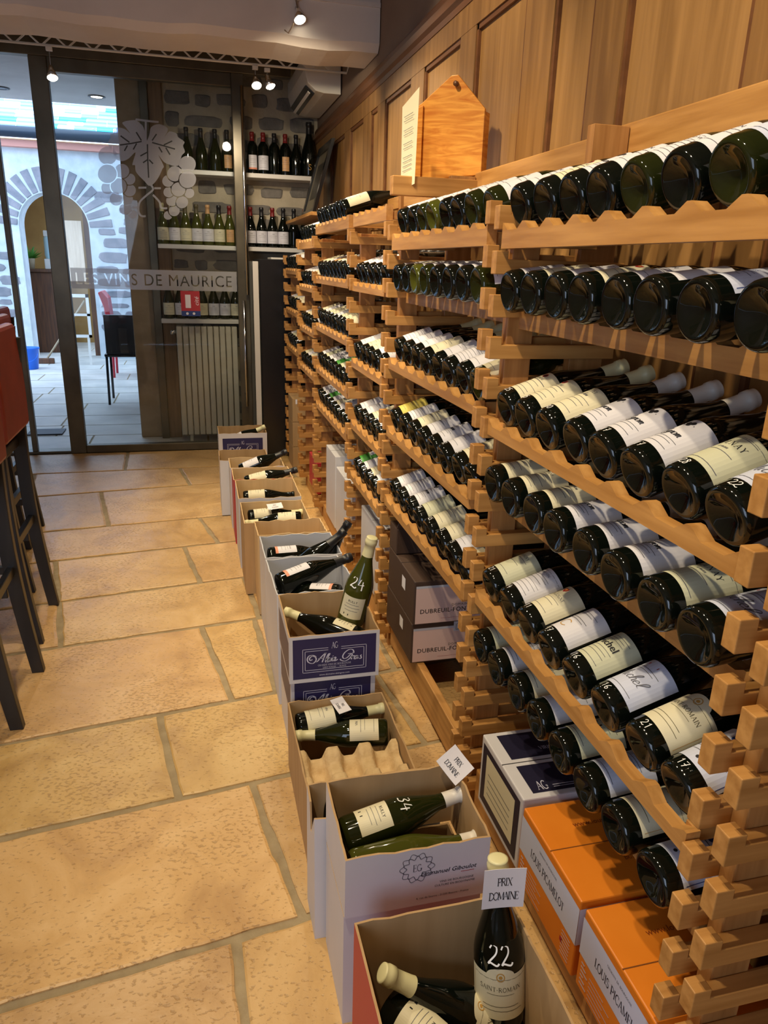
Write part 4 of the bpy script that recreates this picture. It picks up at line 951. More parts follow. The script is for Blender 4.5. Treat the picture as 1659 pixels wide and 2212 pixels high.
# --- cartons stored in the rack foot
def ag_side(b, W, D, H):
    F = lambda g, m: b.flat(g, lambda u, z: (-.0006 - .0004 * m, D - u, z), m)
    F(rect(.012, D - .012, .014, H - .014), 0); F(rect(.035, D - .035, .035, H - .03), 1)
    for k in range(4): F(rect(.05, D - .055, .055 + .017 * k, .057 + .017 * k), 2)
    T_ = lambda g, m: b.flat(g, lambda u, z: (u, z, H + .0007), m)
    for (a, c_) in ((.014, D / 2 - .012), (D / 2 + .012, D - .014)):
        T_(rect(.028, W - .02, a, c_), 3); 
    b.flat(at(serif('AG', .026, .95, .62), .056, .034), lambda u, z: (u, z, H + .0012), 4)
    b.flat(rect(.08, W - .02, .030, .0315), lambda u, z: (u, z, H + .0012), 4); b.flat(rect(.08, W - .02, .024, .0255), lambda u, z: (u, z, H + .0012), 4)
    b.flat(at(serif('FRAGILE', .011), .14, .065), lambda u, z: (u, z, H + .0012), 4); b.flat(at(serif('VIRIEUX', .011), .13, D - .075), lambda u, z: (u, z, H + .0012), 4)
closed('navy and white AG printed carton under the nearest rack bay', .603, .83, 1.118, 1.345, .132, .312, WHITEC, ag_side, (NAVYD, L_CREAM, GREYINK, NAVYD, WHITEINK))
def orange(b, W, D, H):
    F = lambda g, m, d=.0006: b.flat(g, lambda u, z: (-d, D - u, z), m)
    F(rect(0, D, H * .43, H * .90), 0)
    F(at(serif('LOUIS PICAMELOT', .0185, .98, .78), D / 2, H * .62), 1, .0010); F(at(serif('CREMANT DE BOURGOGNE', .0045, 1.1), D / 2, H * .80), 1, .0010)
    for k in range(6): F(rect(.012, .022 + .006 * (k % 3), H * .36 - .009 * k, H * .36 - .009 * k + .003), 0, .001)
    for k in range(6): F(rect(.04, .085 + .02 * (k % 2), H * .33 - .009 * k, H * .33 - .009 * k + .0014), 0, .001)
    for k in range(7): F(rect(D - .045, D - .015, H * .36 - .008 * k, H * .36 - .008 * k + .0018), 0, .001)
    F(rect(D - .05, D - .042, H * .2, H * .26), 2, .001)
    b.flat(rect(0, W, H * .43, H * .90), lambda u, z: (u, -.0006, z), 0)
    dk = lambda g: b.flat(g, lambda u, z: (u, z, H + .0009), 3)
    dk(at(serif('BULLES', .011, 1.0), .15, .075)); dk(at(sans('www.louispicamelot.com', .012), .16, D - .065))
oc = (L_LAV, INK, REDINK, mat('dark_orange_ink', srgb(140, 62, 16), .5))
closed('orange LOUIS PICAMELOT carton, the farther of two under the rack', .598, .81, .866, 1.104, .132, .306, ORANGE, orange, oc, tape=mat('seam', srgb(120, 66, 14), .6))
closed('orange LOUIS PICAMELOT carton, the nearer of two under the rack', .602, .81, .622, .856, .132, .300, ORANGE, orange, oc, tape=MATS['seam'])
def dub(b, W, D, H):
    F = lambda g, m=0, d=.0006: b.flat(g, lambda u, z: (u, -d, z), m)
    F(rect(.006, W, .004, H - .018), 0)
    F(rect(.006, W, H - .024, H - .016), 4, .0008)
    F(at(sans('DOMAINE', .0085, 0, 1.2), .155, H * .42), 1, .001); g = sans('DUBREUIL-FONTAINE', .0150, 0, 1.06); F(at(g, .128, H * .31), 1, .001); F(at(g, .1284, H * .31), 1, .001)
    F(rect(.09, .21, H * .12, H * .125), 3, .001); F(rect(.14, .18, H - .035, H), 4, .0012)
    F(ribbon([(.148, H - .03), (.148, H - .012), (.16, H - .004), (.172, H - .012), (.172, H - .03), (.148, H - .03)], .0014), 1, .0016); F(ribbon([(.155, H - .03), (.155, H - .015), (.165, H - .015), (.165, H - .03)], .0014), 1, .0016)
    b.flat(rect(.10, .14, H * .5, H * .78), lambda u, z: (-.0006, u, z), 2)
dm = (PINKC, OLIVEINK, PAPER, REDINK, PALEBLUE)
closed('brown DUBREUIL-FONTAINE carton with pink panel, upper of two', .617, .855, 1.975, 2.29, .271, .420, BROWNC, dub, dm, tape=INK)
closed('brown DUBREUIL-FONTAINE carton with pink panel, lower of two', .617, .855, 1.985, 2.30, .130, .269, BROWNC, dub, dm, tape=INK)
fl = MB()
fl.add([(.617, 2.02, .42), (.617, 2.29, .42), (.60, 2.28, .52), (.60, 2.1, .52)], [(0, 1, 2, 3)]); fl.add([(.855, 1.99, .42), (.74, 1.985, .42), (.72, 2.03, .475), (.80, 2.06, .485)], [(0, 1, 2, 3)])
o = empty('carton_with_raised_flaps', (.617, 2.2, .422), 'plain dark brown carton on top of the DUBREUIL-FONTAINE pair', 'cardboard box')
MB().box(.0, .23, .0, .09, 0, .09).build('carton_body', BROWNC, o, bevel=.003)
MB().prism([(0, .09), (.05, .09), (.09, .14), (.02, .15)], lambda x, z: (x, .002, z), lambda x, z: (x, .006, z)).build('flap', BROWNC, o)
for (lb, x0_, y0_, y1_, z0_, z1_, m_) in (('tall white carton, farther of two in the fourth rack bay', .63, 3.40, 3.66, .085, .455, WHITEC), ('tall white carton, nearer of two in the fourth rack bay', .632, 3.00, 3.385, .085, .41, WHITEC),
        ('white carton at the foot of the third rack bay', .632, 2.42, 2.81, .105, .40, WHITEC), ('red carton at the foot of the fifth rack bay', .63, 3.98, 4.26, .085, .27, REDC)):
    closed(lb, x0_, .85, y0_, y1_, z0_, z1_, m_, tape=GREYINK)
for (lb, z0_, z1_) in (('brown carton at the bottom of the far corner stack', 0, .155), ('brown carton in the middle of the far corner stack', .157, .325), ('brown carton on top of the far corner stack', .327, .485)):
    def pl(b, W, D, H, top_=z1_ > .4):
        b.flat(rect(.02, .06, -.001, .03), lambda u, z: (u, -.0006, H - .035 + z), 0) if top_ else b.flat(rect(.15, .17, .06, .08), lambda u, z: (u, -.0006, z), 0)
    closed(lb, .606, .84, 4.85, 5.085, z0_, z1_, KRAFT, pl, (PAPER,), group='brown cartons stacked in the far corner', tape=GREYINK)

# ================================================================= BACK OF THE SHOP
def wshelf(x0, x1, z, lb):
    tag(MB().box(0, x1 - x0, 0, .2, -.03, 0).build('wall_shelf', METAL_W, bevel=.003, loc=(x0, YB - .2 - .0085, z)), lb, 'shelf')
wshelf(-.05, .935, 1.94, 'white wall shelf, top of three on the stone wall')
wshelf(-.225, .935, 1.445, 'white wall shelf, middle of three on the stone wall')
wshelf(-.235, .60, .925, 'white wall shelf just above the radiator')
def stand(x, z, lb, design, kind='burg', cap=bk, gl=GLASSB, sc_=.97, grp='bottles standing on the wall shelves', y=5.85):
    bottle((x, y, z + .0005), (0, 0, 1), random.uniform(-8, 8), design, cap, gl, lb, grp, None, sc_, kind, up=(0, -1, 0))
rc = (REDCAP, .222)
P_ = [(.01, 'dark bottle behind the leaf decal, first from left on the top shelf', None, 'burg', bk), (.108, 'sloping shouldered bottle, second from left on the top shelf', None, 'burg', bk), (.205, 'sloping shouldered bottle, third from left on the top shelf', None, 'burg', bk), (.288, 'small labelled bottle beside the door post on the top shelf', 'tan', 'burg', bk),
      (.463, 'bottle with red and white label on the top shelf', 'pinkedge', 'bord', rc), (.542, 'square shouldered bottle with white label on the top shelf', 'white', 'bord', rc), (.621, 'bottle with white printing on dark glass on the top shelf', None, 'bord', bk), (.70, 'bottle with tan label on the top shelf', 'tan', 'bord', rc), (.778, 'dark bottle beside the magnum on the top shelf', None, 'burg', bk)]
for x, lb, d, k, c_ in P_: stand(x, 1.94, lb, d, k, c_, GLASSG if x < .3 else GLASSB)
o = bottle((.872, 5.85, 1.9405), (0, 0, 1), 0, None, bk, GLASSB, 'tall dark magnum marked S at the right end of the top shelf', None, None, 1.28, up=(0, -1, 0))
b = MB(); b.flat(serif('S', .03), lambda u, v: cyl(BR, .001)(u, .05 + v)); b.build('painted_letter', GOLD, o)
nm = ['first', 'second', 'third', 'fourth', 'fifth', 'sixth', 'seventh']
for i, x in enumerate((-.186, -.106, -.026, .052, .132, .212, .287)):
    stand(x, 1.445, 'pale wine bottle, %s from left on the middle shelf behind the glass' % nm[i], ['cream', 'white', 'cream', 'white', 'white', 'cream', 'tan'][i], 'burg', [cc, cc, (OLIVEINK, .222), (OLIVEINK, .222), (L_TAN, .222), bk, rc][i], GLASSY)
for i, x in enumerate((.437, .518, .598, .678, .757, .837)):
    stand(x, 1.445, 'dark bottle, %s to the right of the door post, middle shelf' % nm[i], 'white' if i < 4 else None, 'burg', [rc, bk, rc, bk, bk, rc][i])
for i, x in enumerate((-.178, -.095, -.015, .065, .148, .23, .31)):
    stand(x, .925, 'white labelled bottle, %s from left on the shelf above the radiator' % nm[i], 'white' if i % 3 else 'cream', 'burg', bk, GLASSG)
# radiator
r_ = empty('radiator', (-.135, 5.72, .045), 'white ribbed radiator under the lowest wall shelf', 'radiator')
for k in range(10):
    x = .0222 + k * .0444
    b = MB(); pr = [(x - .0205, 0), (x - .017, -.012), (x + .017, -.012), (x + .0205, 0), (x + .0205, .09), (x - .0205, .09)]
    b.prism(pr, lambda u, v: (u, v + .012, .02), lambda u, v: (u, v + .012, .83)); b.build('radiator_section', noisy('radiator_enamel', srgb(196, 190, 172), srgb(204, 198, 180), (3, 3, 3), .45), r_, bevel=.004)
for zz in (.06, .79): MB().tube([(0, .05, zz), (.444, .05, zz)], .016, 12).build('header_pipe', MATS['radiator_enamel'], r_, True)
for xx in (.07, .37): MB().box(xx - .012, xx + .012, .03, .07, -.045, .03).build('foot', MATS['radiator_enamel'], r_, bevel=.003)
MB().tube([(-.002, .05, .79), (-.03, .05, .79), (-.03, .05, .77)], .013, 10).build('valve', CHROME, r_, True)
# wine fridge
r_ = empty('wine_fridge', (.44, 5.2, 0), 'tall black wine fridge with glass door between rack and window', 'fridge')
MB().box(.0, .49, 0, .55, .03, 1.36).build('cabinet', BLACKG, r_, bevel=.004)
MB().box(-.045, -.008, .0, .022, .1, 1.345).build('door_frame', METAL_W, r_, bevel=.002)
MB().box(-.045, -.008, .528, .55, .1, 1.345).build('door_frame', METAL_W, r_, bevel=.002)
MB().box(-.03, -.02, .022, .528, .1, 1.345).build('door_glass', CLEAR, r_)
for xx in (.04, .45): MB().box(xx, xx + .04, .02, .06, 0, .03).build('foot', INK, r_)
tag(MB().box(.0, .2, 0, .24, 0, .012).build('white_tray', METAL_W, loc=(.52, 5.22, 1.3605), bevel=.002), 'thin white tray lying on the black wine fridge', 'tray')
# picture frame leaning on the panelling, on the rack top
r_ = empty('leaning_picture_frame', (.78, 5.02, 1.63), 'black framed picture leaning on the panelling above the rack', 'picture frame')
FW, FH = .52, .46
def fr(b, x0_, x1_, z0_, z1_, t0, t1):
    ln = .13
    P3 = lambda x, z, t: (.005 + ln * z / FH + t, x, z)
    b.add([P3(x0_, z0_, t0), P3(x1_, z0_, t0), P3(x1_, z1_, t0), P3(x0_, z1_, t0), P3(x0_, z0_, t1), P3(x1_, z0_, t1), P3(x1_, z1_, t1), P3(x0_, z1_, t1)], [(0, 3, 2, 1), (4, 5, 6, 7), (0, 1, 5, 4), (1, 2, 6, 5), (2, 3, 7, 6), (3, 0, 4, 7)])
b = MB(); fr(b, 0, FW, 0, .05, -.022, 0); fr(b, 0, FW, FH - .05, FH, -.022, 0); fr(b, 0, .05, .05, FH - .05, -.022, 0); fr(b, FW - .05, FW, .05, FH - .05, -.022, 0); b.build('frame', BLACKG, r_)
b = MB(); fr(b, .05, FW - .05, .05, FH - .05, -.008, -.002); b.build('mount', mat('grey_mount', srgb(120, 112, 92), .6), r_)
b = MB(); fr(b, .12, FW - .12, .12, FH - .12, -.0095, -.0085); b.build('picture', mat('dark_print', srgb(60, 58, 50), .5), r_)
tag(MB().box(0, .23, 0, 1.2, 0, .02).build('rack_top_board', WOOD_Y, loc=(.68, 4.50, 1.605), bevel=.002), 'honey wood board on the far rack top under the picture', 'board')
# air conditioner
r_ = empty('air_conditioner', (.72, 5.0, 2.33), 'white air conditioner high on the panelled wall near the window', 'air conditioner')
pr = [(.225, 0), (.225, .21), (.03, .24), (.0, .2), (.0, .12), (.02, .05), (.07, .01), (.12, 0)]
MB().prism(pr, lambda x, z: (x, 0, z), lambda x, z: (x, .82, z)).build('casing', METAL_W, r_, bevel=.004)
MB().prism([(.018, .048), (.072, .006), (.066, -.002), (.010, .042)], lambda x, z: (x, .06, z), lambda x, z: (x, .76, z)).build('louvre', BLACKG, r_)
MB().prism([(.036, .020), (.05, .009), (.046, .003), (.032, .014)], lambda x, z: (x - .004, .07, z), lambda x, z: (x - .004, .75, z)).build('air_vane', METAL_W, r_)
# ladder style lighting rail
r_ = empty('lighting_rail', (-2.0, 4.75, 2.394), 'white zigzag ladder lighting rail crossing below the beam', 'lighting rail')
MB().tube([(0, 0, .046), (2.84, 0, .046)], .0065, 8).build('rail_bar', METAL_W, r_, True)
MB().tube([(0, 0, 0), (2.93, 0, 0), (2.945, 0, .05), (2.96, -.05, .07)], .0065, 8).build('rail_bar', METAL_W, r_, True)
zz = MB(); n = 44
for k in range(n):
    x = 2.84 * k / n; s_ = 2.84 / n
    zz.prism([(x, 0), (x + .012, 0), (x + s_, .046), (x + s_ - .012, .046)] if k % 2 == 0 else [(x, .046), (x + .012, .046), (x + s_, 0), (x + s_ - .012, 0)], lambda a, c_: (a, -.004, c_), lambda a, c_: (a, .004, c_))
zz.build('zigzag_web', METAL_W, r_)
for x in (.55, 1.35, 2.6): MB().tube([(x, 0, .046), (x, 0, ZC - 2.394)], .003, 6).build('hanger', METAL_W, r_)
def spotlamp(loc, tgt, lb, drop=.07, e=8, grp='small spot lamps under the ceiling'):
    r_ = empty('spot_lamp', loc, lb, 'spot lamp', grp)
    MB().box(-.016, .016, -.012, .012, -.02, 0).build('clip', METAL_W, r_, bevel=.002)
    MB().tube([(0, 0, -.01), (0, 0, -drop)], .003, 8).build('stem', CHROME, r_)
    d = (Vector(tgt) - Vector(loc)).normalized(); p0 = Vector((0, 0, -drop))
    MB().tube([p0 - d * .012, p0 + d * .008, p0 + d * .02, p0 + d * .055], [.010, .014, .018, .029], 18).build('reflector', CHROME, r_, True)
    MB().tube([p0 + d * .0555, p0 + d * .062], [.027, .020], 18).build('bulb_glass', LAMP, r_, True)
    l = bpy.data.lights.new('lamp_light', 'SPOT'); l.energy = e; l.spot_size = math.radians(85); l.spot_blend = .6; l.color = WARM; l.shadow_soft_size = .02
    lo = bpy.data.objects.new('lamp_light', l); COL.objects.link(lo); lo.location = Vector(loc) + p0 + d * .07; lo.rotation_euler = d.to_track_quat('-Z', 'Y').to_euler()
spotlamp((-.672, 4.75, 2.388), (-.45, 3.9, .6), 'leftmost spot lamp on the zigzag rail by the door', .1, 30)
spotlamp((.405, 4.75, 2.388), (.5, 3.9, 1.2), 'brightest spot lamp of the pair on the rail near the post', .06, 22)
spotlamp((.475, 4.78, 2.388), (.8, 4.4, 1.4), 'smaller spot lamp just right of the brightest one', .045, 14)
spotlamp((.545, 4.0, 2.53), (.75, 3.3, 1.3), 'spot lamp hanging from the big white beam', .06, 26)
tag(MB().tube([(.535, 4.006, 2.53), (.545, 3.99, 2.46), (.52, 3.99, 2.40), (.50, 4.0, 2.37), (.485, 4.012, 2.385)], .003, 6).build('lamp_cable', mat('beige_cable', srgb(150, 130, 110), .6), smooth=True), 'thin beige cable curling below the beam spot lamp', 'cable')
# wooden crate with paper sheet over the rack
r_ = empty('pine_display_crate', (.72, 2.49, 1.604), 'bright pine crate with pointed top standing on the rack, paper beside it', 'wooden crate')
ux = Vector((.165, -.15, 0)).normalized(); nx_ = Vector((-.15, -.165, 0)).normalized()
def P4(x, z, t): q = ux * x - nx_ * t; return (q.x, q.y, z)
pent = [(0, 0), (.223, .012), (.223, .195), (.128, .293), (.108, .293), (.012, .225), (0, .218)]
MB().prism(pent, lambda x, z: P4(x, z, 0), lambda x, z: P4(x, z, .012)).build('front_panel', PLY, r_, bevel=.002)
MB().prism([(0, 0), (.024, .001), (.024, .215), (0, .208)], lambda x, z: P4(x - .006, z, -.006), lambda x, z: P4(x - .006, z, .0)).build('corner_strip', PLY, r_, bevel=.001)
MB().prism([(0, .001), (.223, .012), (.223, .19), (0, .2)], lambda x, z: P4(x, z, .012), lambda x, z: P4(x, z, .045)).build('crate_body', PLY, r_, bevel=.002)
MB().tube([P4(.126, .268, -.012), P4(.126, .268, 0)], .0075, 14).build('knob', TRIMW, r_, True)
b = MB(); b.add([(.648, 2.41, 1.565), (.664, 2.31, 1.577), (.668, 2.31, 1.835), (.648, 2.42, 1.80)], [(0, 1, 2, 3)])
for k in range(13):
    if k in (2, 5, 8): continue
    z = 1.77 - k * .0125; b.add([(.6495 - .0012, 2.405 - .008, z - .003), (.660 - .0012, 2.335, z + .002), (.660 - .0012, 2.335, z + .0035), (.6495 - .0012, 2.405 - .008, z - .0015)], [(0, 1, 2, 3)], 1)
tag(b.build('printed_paper_sheet', [L_CREAM, GREYINK]), 'narrow white printed sheet hanging left of the pine crate', 'paper')
plank('rack_crosspiece', .60, .94, 2.33, 2.36, 1.545, 1.60, 'cross batten of the rack top beneath the pine crate', WOOD_X)
# ================================================================= BAR STOOLS
def stool_leg(y, s_, b):
    b
def stool(x, y, lb, first=None):
    if first:
        r_ = first.copy(); COL.objects.link(r_); r_.location = (x, y, 0); r_['label'] = lb
        for c_ in first.children: k = c_.copy(); COL.objects.link(k); k.parent = r_
        return r_
    r_ = empty('bar_stool', (x, y, 0), lb, 'bar stool', 'tall bar stools on the left')
    def leg(x0_, x1_, yy, ztop, curve):
        b = MB(); n = 12; V = []
        for i in range(n + 1):
            t = i / n; cx_ = x0_ + (x1_ - x0_) * t + curve * math.sin(PI * t); z = ztop * t; w_ = .019 + .004 * math.sin(PI * t)
            V += [(cx_ - w_, yy - .014, z), (cx_ + w_, yy - .014, z), (cx_ + w_, yy + .014, z), (cx_ - w_, yy + .014, z)]
        F = [(0, 3, 2, 1), (4 * n, 4 * n + 1, 4 * n + 2, 4 * n + 3)]
        for i in range(n):
            for k in range(4): F.append((4 * i + k, 4 * i + (k + 1) % 4, 4 * i + 4 + (k + 1) % 4, 4 * i + 4 + k))
        b.add(V, F); return b
    for yy in (-.165, .165): leg(0, -.02, yy, 1.06, -.035).build('rear_leg', BLACKW, r_, bevel=.002)
    for yy in (-.165, .165): leg(-.40, -.37, yy, .70, 0).build('front_leg', BLACKW, r_, bevel=.002)
    for (xa, xb, ya, yb_, z) in ((-.40, -.06, -.174, -.156, .28), (-.40, -.06, .156, .174, .28), (-.41, -.39, -.165, .165, .24), (-.05, -.03, -.165, .165, .36)):
        MB().box(xa, xb, ya, yb_, z, z + .03).build('stretcher', BLACKW, r_, bevel=.002)
    MB().box(-.44, -.05, -.185, .185, .66, .70).build('seat_frame', BLACKW, r_, bevel=.006)
    MB().box(-.45, -.06, -.19, .19, .70, .765).build('seat', REDL, r_, bevel=.02)
    b = MB(); n = 10; V = []; F = []
    for i in range(n + 1):
        t = i / n; z = .74 + .37 * t; cx_ = -.028 - .008 * t; th = .020 + .006 * math.sin(PI * t); wy = .185 - .01 * t
        V += [(cx_ - th, -wy, z), (cx_ + th, -wy, z), (cx_ + th, wy, z), (cx_ - th, wy, z)]
        if i:
            for k in range(4): F.append((4 * i - 4 + k, 4 * i - 4 + (k + 1) % 4, 4 * i + (k + 1) % 4, 4 * i + k))
    F += [(0, 3, 2, 1), (4 * n, 4 * n + 1, 4 * n + 2, 4 * n + 3)]
    b.add(V, F); b.build('backrest', REDL, r_, bevel=.014)
    return r_
s0 = stool(-.575, 2.235, 'nearest black and rust red bar stool at the left edge')
stool(-.612, 2.77, 'second bar stool with rust red back, counted from the camera', s0)
stool(-.725, 3.24, 'third bar stool counted from the camera', s0)
stool(-.835, 3.76, 'farthest bar stool, closest to the glass door', s0)
# ================================================================= COURTYARD beyond the glass
CFLOOR = noisy('pale_courtyard_stone', srgb(196, 192, 184), srgb(222, 216, 206), (3, 3, 3), .5, bump=.15, bscale=14)
fb2 = MB(); fb2.box(-9, 2, 5.6, 14, -.05, -.004, 1)
rnd = random.Random(11); y = 5.61
while y < 13.5:
    h = rnd.uniform(.38, .6); x = -6 + rnd.random() * .5
    while x < 1.8:
        w_ = rnd.uniform(.5, 1.1); fb2.box(x, x + w_ - .015, y, y + h - .015, -.01, 0, 0); x += w_
    y += h
struct(fb2.build('courtyard_floor', [CFLOOR, GROUT]))
struct(MB().box(-6, 1.2, 6.35, 8.45, 2.74, 2.9).build('passage_ceiling', WHITE))
struct(MB().box(-.43, 1.2, 6.36, 11.0, 0, 3.2).build('wall_unseen_light_block', MORTAR2))  # unseen wall, added to block light on the right of the passage
tag(MB().box(0, .26, 0, .2, 0, .01).build('floor_grate', mat('dark_grate', srgb(60, 66, 76), .6), loc=(-1.32, 6.12, .001)), 'grey metal floor grate just outside the door', 'grate')
for i, (x, y, lb) in enumerate(((-.765, 8.0, 'recessed ceiling lamp nearer the stone jamb outside'), (-1.56, 7.95, 'recessed ceiling lamp further left outside'))):
    r_ = empty('recessed_lamp', (x, y, 2.735), lb, 'ceiling lamp')
    MB().lathe([(.075, .004), (.078, 0), (.055, -.004), (.05, .002)], 24).build('ring', mat('dark_ring', srgb(70, 70, 74), .4), r_, True)
    MB().lathe([(.05, -.001), (.0, -.001)], 24).build('lens', LAMP if i == 0 else BLACKG, r_)
# arch wall
YA = 11.0; ax, ar, zs = -1.715, .425, 1.70
def in_arch(x, z, hw, hh):
    if abs(x - ax) < ar + .30 + hw * .6 and z > zs - .02 and math.hypot(x - ax, z - zs) < ar + .36: return True
    if abs(x - ax) < ar + .02 + hw and z < zs + .1: return True
    return z > 2.14
aw = MB()
def archwall():
    X0, X1, Z1 = -6, -.43, 2.62
    n = 24; arcp = [(ax + ar * math.cos(PI * i / n), zs + ar * math.sin(PI * i / n)) for i in range(n + 1)]
    for i in range(n):
        a, c_ = arcp[i], arcp[i + 1]
        aw.add([(a[0], YA, a[1]), (c_[0], YA, c_[1]), (c_[0], YA, Z1), (a[0], YA, Z1)], [(0, 1, 2, 3)], 0)
        aw.add([(a[0], YA, a[1]), (c_[0], YA, c_[1]), (c_[0], YA + .35, c_[1]), (a[0], YA + .35, a[1])], [(0, 1, 2, 3)], 0)
    aw.box(ax + ar, X1, YA, YA + .35, 0, Z1, 0); aw.box(X0, ax - ar, YA, YA + .35, 0, Z1, 0)
archwall()
struct(aw.build('wall_courtyard', MORTAR2))
struct(rubble('wall_courtyard_stones', -2.9, -.44, 0, 2.2, YA, -1, [], [MORTAR2, STONE2], hrow=(.1, .17), wst=(.16, .4), seed=9, skipfn=in_arch))
vb = MB(); n = 15
for i in range(n):
    a0 = PI * (i + .12) / n; a1 = PI * (i + .88) / n; r0, r1 = ar + .015, ar + .30
    P5 = lambda r, a: (ax + r * math.cos(a), zs + r * math.sin(a))
    vb.prism([P5(r0, a0), P5(r1, a0 + .01), P5(r1, a1 - .01), P5(r0, a1)], lambda x, z: (x, YA - .012, z), lambda x, z: (x, YA + .01, z))
struct(vb.build('arch_stones', STONE2, bevel=.006))
# eaves, gutter and glazed slate roof
struct(MB().box(-6, -.43, YA - .12, YA + .1, 2.62, 2.70).build('eaves_board', mat('salmon_paint', srgb(196, 132, 116), .6)))
tag(MB().tube([(-6, YA - .2, 2.775), (-.43, YA - .2, 2.775)], .065, 12).build('gutter', mat('dark_gutter', srgb(34, 44, 56), .3), smooth=True), 'dark gutter along the roof edge across the courtyard', 'gutter')
rf = MB(); rnd = random.Random(4); sl = math.radians(40); nrow = 11
for j in range(nrow):
    x = -6 - rnd.random() * .2
    while x < -.45:
        w_ = rnd.uniform(.18, .34); d0, d1 = j * .085, (j + 1) * .085 + .02
        Pr = lambda x, d, t: (x, YA - .22 + d * math.cos(sl), 2.83 + d * math.sin(sl) + t)
        mi = 0 if rnd.random() < .62 else rnd.choice([1, 2, 2, 3])
        dia = abs(((x + .95) % 1.1) - .55)
        if abs(dia - (j * .05)) < .07: mi = 3
        rf.add([Pr(x, d0, .02), Pr(x + w_ - .006, d0, .02), Pr(x + w_ - .006, d1, .004), Pr(x, d1, .004), Pr(x, d0, 0), Pr(x + w_ - .006, d0, 0)], [(0, 1, 2, 3), (4, 5, 1, 0)], mi); x += w_
o = rf.build('glazed_slate_roof', [mat('blue_grey_slate', srgb(150, 172, 214), .25), mat('turquoise_slate', srgb(60, 190, 205), .2), mat('light_blue_slate', srgb(128, 190, 224), .2), mat('pale_mint_slate', srgb(208, 236, 226), .2)])
struct(o)
# room behind the arch
struct(MB().box(-3.2, -.5, 13.2, 13.3, 0, 3).build('wall_arch_room', noisy('ochre_plaster', srgb(150, 112, 60), srgb(172, 134, 76), (3, 3, 3), .8)))
struct(MB().box(-3.2, -.5, YA + .36, 13.2, 2.4, 2.45).build('ceiling_arch_room', MATS['ochre_plaster']))
struct(MB().box(-3.3, -3.2, YA + .36, 13.2, 0, 2.4).build('wall_arch_room_left', MATS['ochre_plaster']))
DW = noisy('dark_counter_wood', srgb(70, 42, 24), srgb(104, 64, 34), (40, 40, 3), .5)
r_ = empty('bar_counter', (-2.45, 11.75, 0), 'dark wooden bar counter seen through the stone arch', 'counter')
MB().box(0, .62, 0, .4, 0, 1.12).build('counter_front', DW, r_, bevel=.01); MB().box(-.03, .66, -.04, .44, 1.12, 1.16).build('counter_top', DW, r_, bevel=.006)
r_ = empty('potted_plant', (-2.22, 11.85, 1.161), 'green leafy plant in a pale pot on the bar counter', 'plant')
MB().lathe([(0, 0), (.055, 0), (.07, .13), (.075, .14), (.062, .14), (.06, .12), (0, .12)], 18).build('pot', JAMB, r_, True)
b = MB(); rnd = random.Random(2)
for k in range(70):
    a = rnd.uniform(0, 2 * PI); e = rnd.uniform(.3, 1.3); L = rnd.uniform(.12, .24)
    d = Vector((math.cos(a) * math.cos(e), math.sin(a) * math.cos(e), math.sin(e))); s_ = d.orthogonal().normalized() * .012; p = Vector((0, 0, .12))
    b.add([p, p + d * L * .5 + s_, p + d * L, p + d * L * .5 - s_], [(0, 1, 2, 3)])
b.build('leaves', mat('fresh_leaf_green', srgb(74, 128, 44), .5), r_)
r_ = empty('coffee_machine', (-2.03, 11.85, 1.161), 'white and glass machine beside the plant on the counter', 'machine')
MB().box(0, .17, 0, .2, 0, .14).build('base', METAL_W, r_, bevel=.01); MB().lathe([(.075, 0), (.085, .05), (.08, .28), (.07, .3)], 20).build('jar', mat('pale_glass_jar', srgb(190, 225, 235), .15), r_, True, loc=(.085, .1, .14)); MB().box(.02, .15, .02, .18, .44, .52).build('lid', METAL_W, r_, bevel=.01)
r_ = empty('open_arch_door', (-1.62, 11.36, 0), 'brown wooden door leaf at the right inside the arch', 'door')
MB().box(.22, .32, .0, .05, 0, 1.98).build('door_leaf', DW, r_, bevel=.004)
tag(MB().box(0, .24, 0, .02, 0, .78).build('pale_notice_board', noisy('bleached_boards', srgb(206, 178, 150), srgb(220, 194, 168), (40, 3, 3), .6), loc=(-1.66, 11.3, 1.02), bevel=.003), 'pale wooden board standing in the arch right of the post', 'board')
r_ = empty('pavement_sign', (-1.62, 10.35, 0), 'white framed sign standing in front of the arch', 'sign')
b = MB()
for (a, c_, d, e) in ((0, .32, 0, .035), (0, .32, .50, .54), (0, .035, 0, .54), (.285, .32, 0, .54), (0, .32, .27, .30)): b.box(a, c_, 0, .025, .35 + d, .35 + e)
b.build('frame', METAL_W, r_); MB().box(.03, .06, .01, .03, 0, .36).build('leg', METAL_W, r_); MB().box(.26, .29, .01, .03, 0, .36).build('leg', METAL_W, r_)
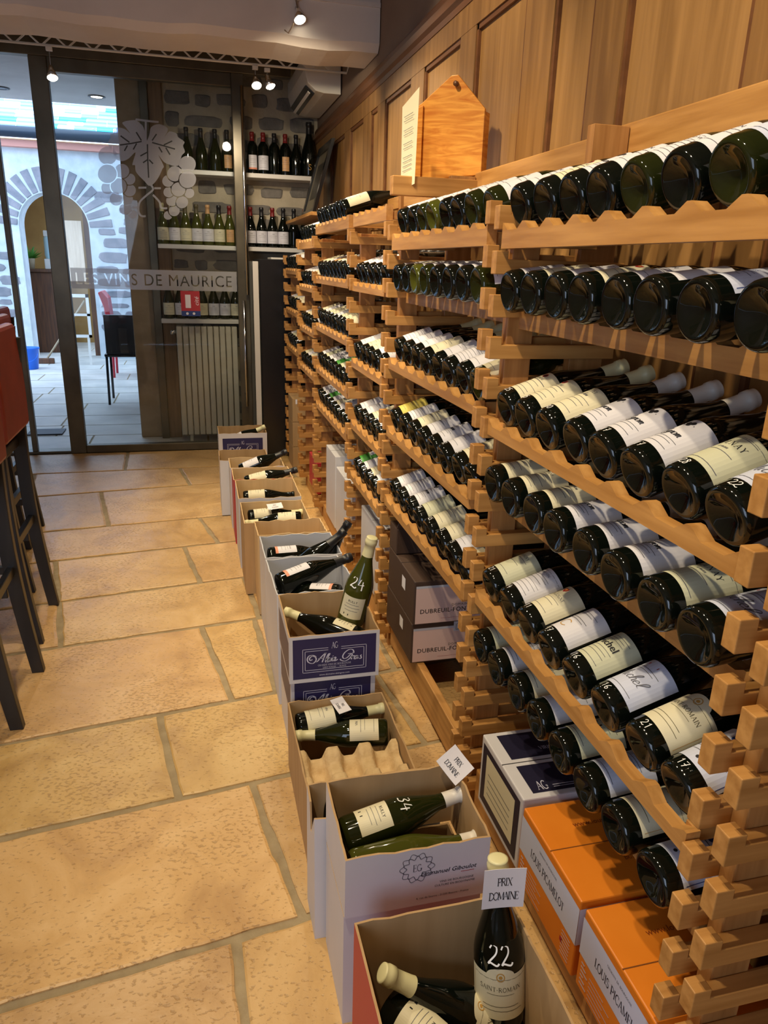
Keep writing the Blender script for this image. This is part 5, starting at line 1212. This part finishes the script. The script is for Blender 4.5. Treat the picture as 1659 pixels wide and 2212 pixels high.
# bucket and broom
r_ = empty('blue_bucket', (-2.02, 10.0, 0), 'bright blue plastic bucket on the courtyard floor', 'bucket')
BLUEP = mat('blue_plastic', srgb(20, 104, 214), .35)
MB().lathe([(0, .004), (.10, .0), (.102, .01), (.128, .24), (.138, .245), (.138, .262), (.125, .262), (.10, .02), (0, .012)], 28).build('pail', BLUEP, r_, True)
MB().tube([(.13 * math.cos(a), -.06 * math.sin(a) - .1, .20 - .1 * math.sin(a)) for a in [PI * i / 14 for i in range(15)]], .004, 6).build('handle', BLUEP, r_, True)
r_ = empty('leaning_broom', (-1.95, 10.5, 0), 'broom with pale wooden handle leaning beside the bucket', 'broom')
MB().tube([(.05, 0, .06), (.52, .45, .78)], .012, 10).build('handle', JAMB, r_, True); MB().box(-.1, .14, -.03, .03, 0, .07).build('head', DW, r_, bevel=.01)
# outdoor table and chairs
REDP = mat('red_plastic', srgb(190, 30, 52), .35)
r_ = empty('cafe_chair', (-.75, 7.6, 0), 'black cafe chair half hidden by the stone jamb outside', 'chair')
for (a, c_) in ((-.08, -.18), (.3, -.18), (-.08, .2), (.3, .2)): MB().tube([(a, c_, 0), (a * .9, c_ * .9, .45)], .012, 10).build('leg', BLACKG, r_, True)
MB().box(-.09, .3, -.18, .2, .45, .48).build('seat', BLACKG, r_, bevel=.01); MB().box(-.07, .3, -.19, -.165, .48, .84).build('backrest', BLACKG, r_, bevel=.01)
r_ = empty('red_armchair', (-.95, 9.2, 0), 'red plastic chair behind the black cafe chair', 'chair')
for (a, c_) in ((0, 0), (.38, 0), (0, .38), (.38, .38)): MB().tube([(a, c_, 0), (a * .95 + .01, c_ * .95 + .01, .44)], .014, 10).build('leg', REDP, r_, True)
MB().box(-.01, .4, -.01, .4, .44, .47).build('seat', REDP, r_, bevel=.012)
b = MB(); b.prism([(-.02, .47), (.03, .47), (.0, .9), (-.06, .98), (-.1, .96), (-.05, .8)], lambda x, z: (x, 0, z), lambda x, z: (x, .38, z)); b.build('backrest', REDP, r_, bevel=.01)
r_ = empty('blue_topped_table', (-.72, 9.6, 0), 'small dark table with blue top beside the red chair', 'table')
MB().box(0, .28, 0, .5, .70, .73).build('tabletop', BLUEINK, r_, bevel=.004); MB().tube([(.14, .25, 0), (.14, .25, .7)], .03, 12).build('pedestal', BLACKG, r_, True)
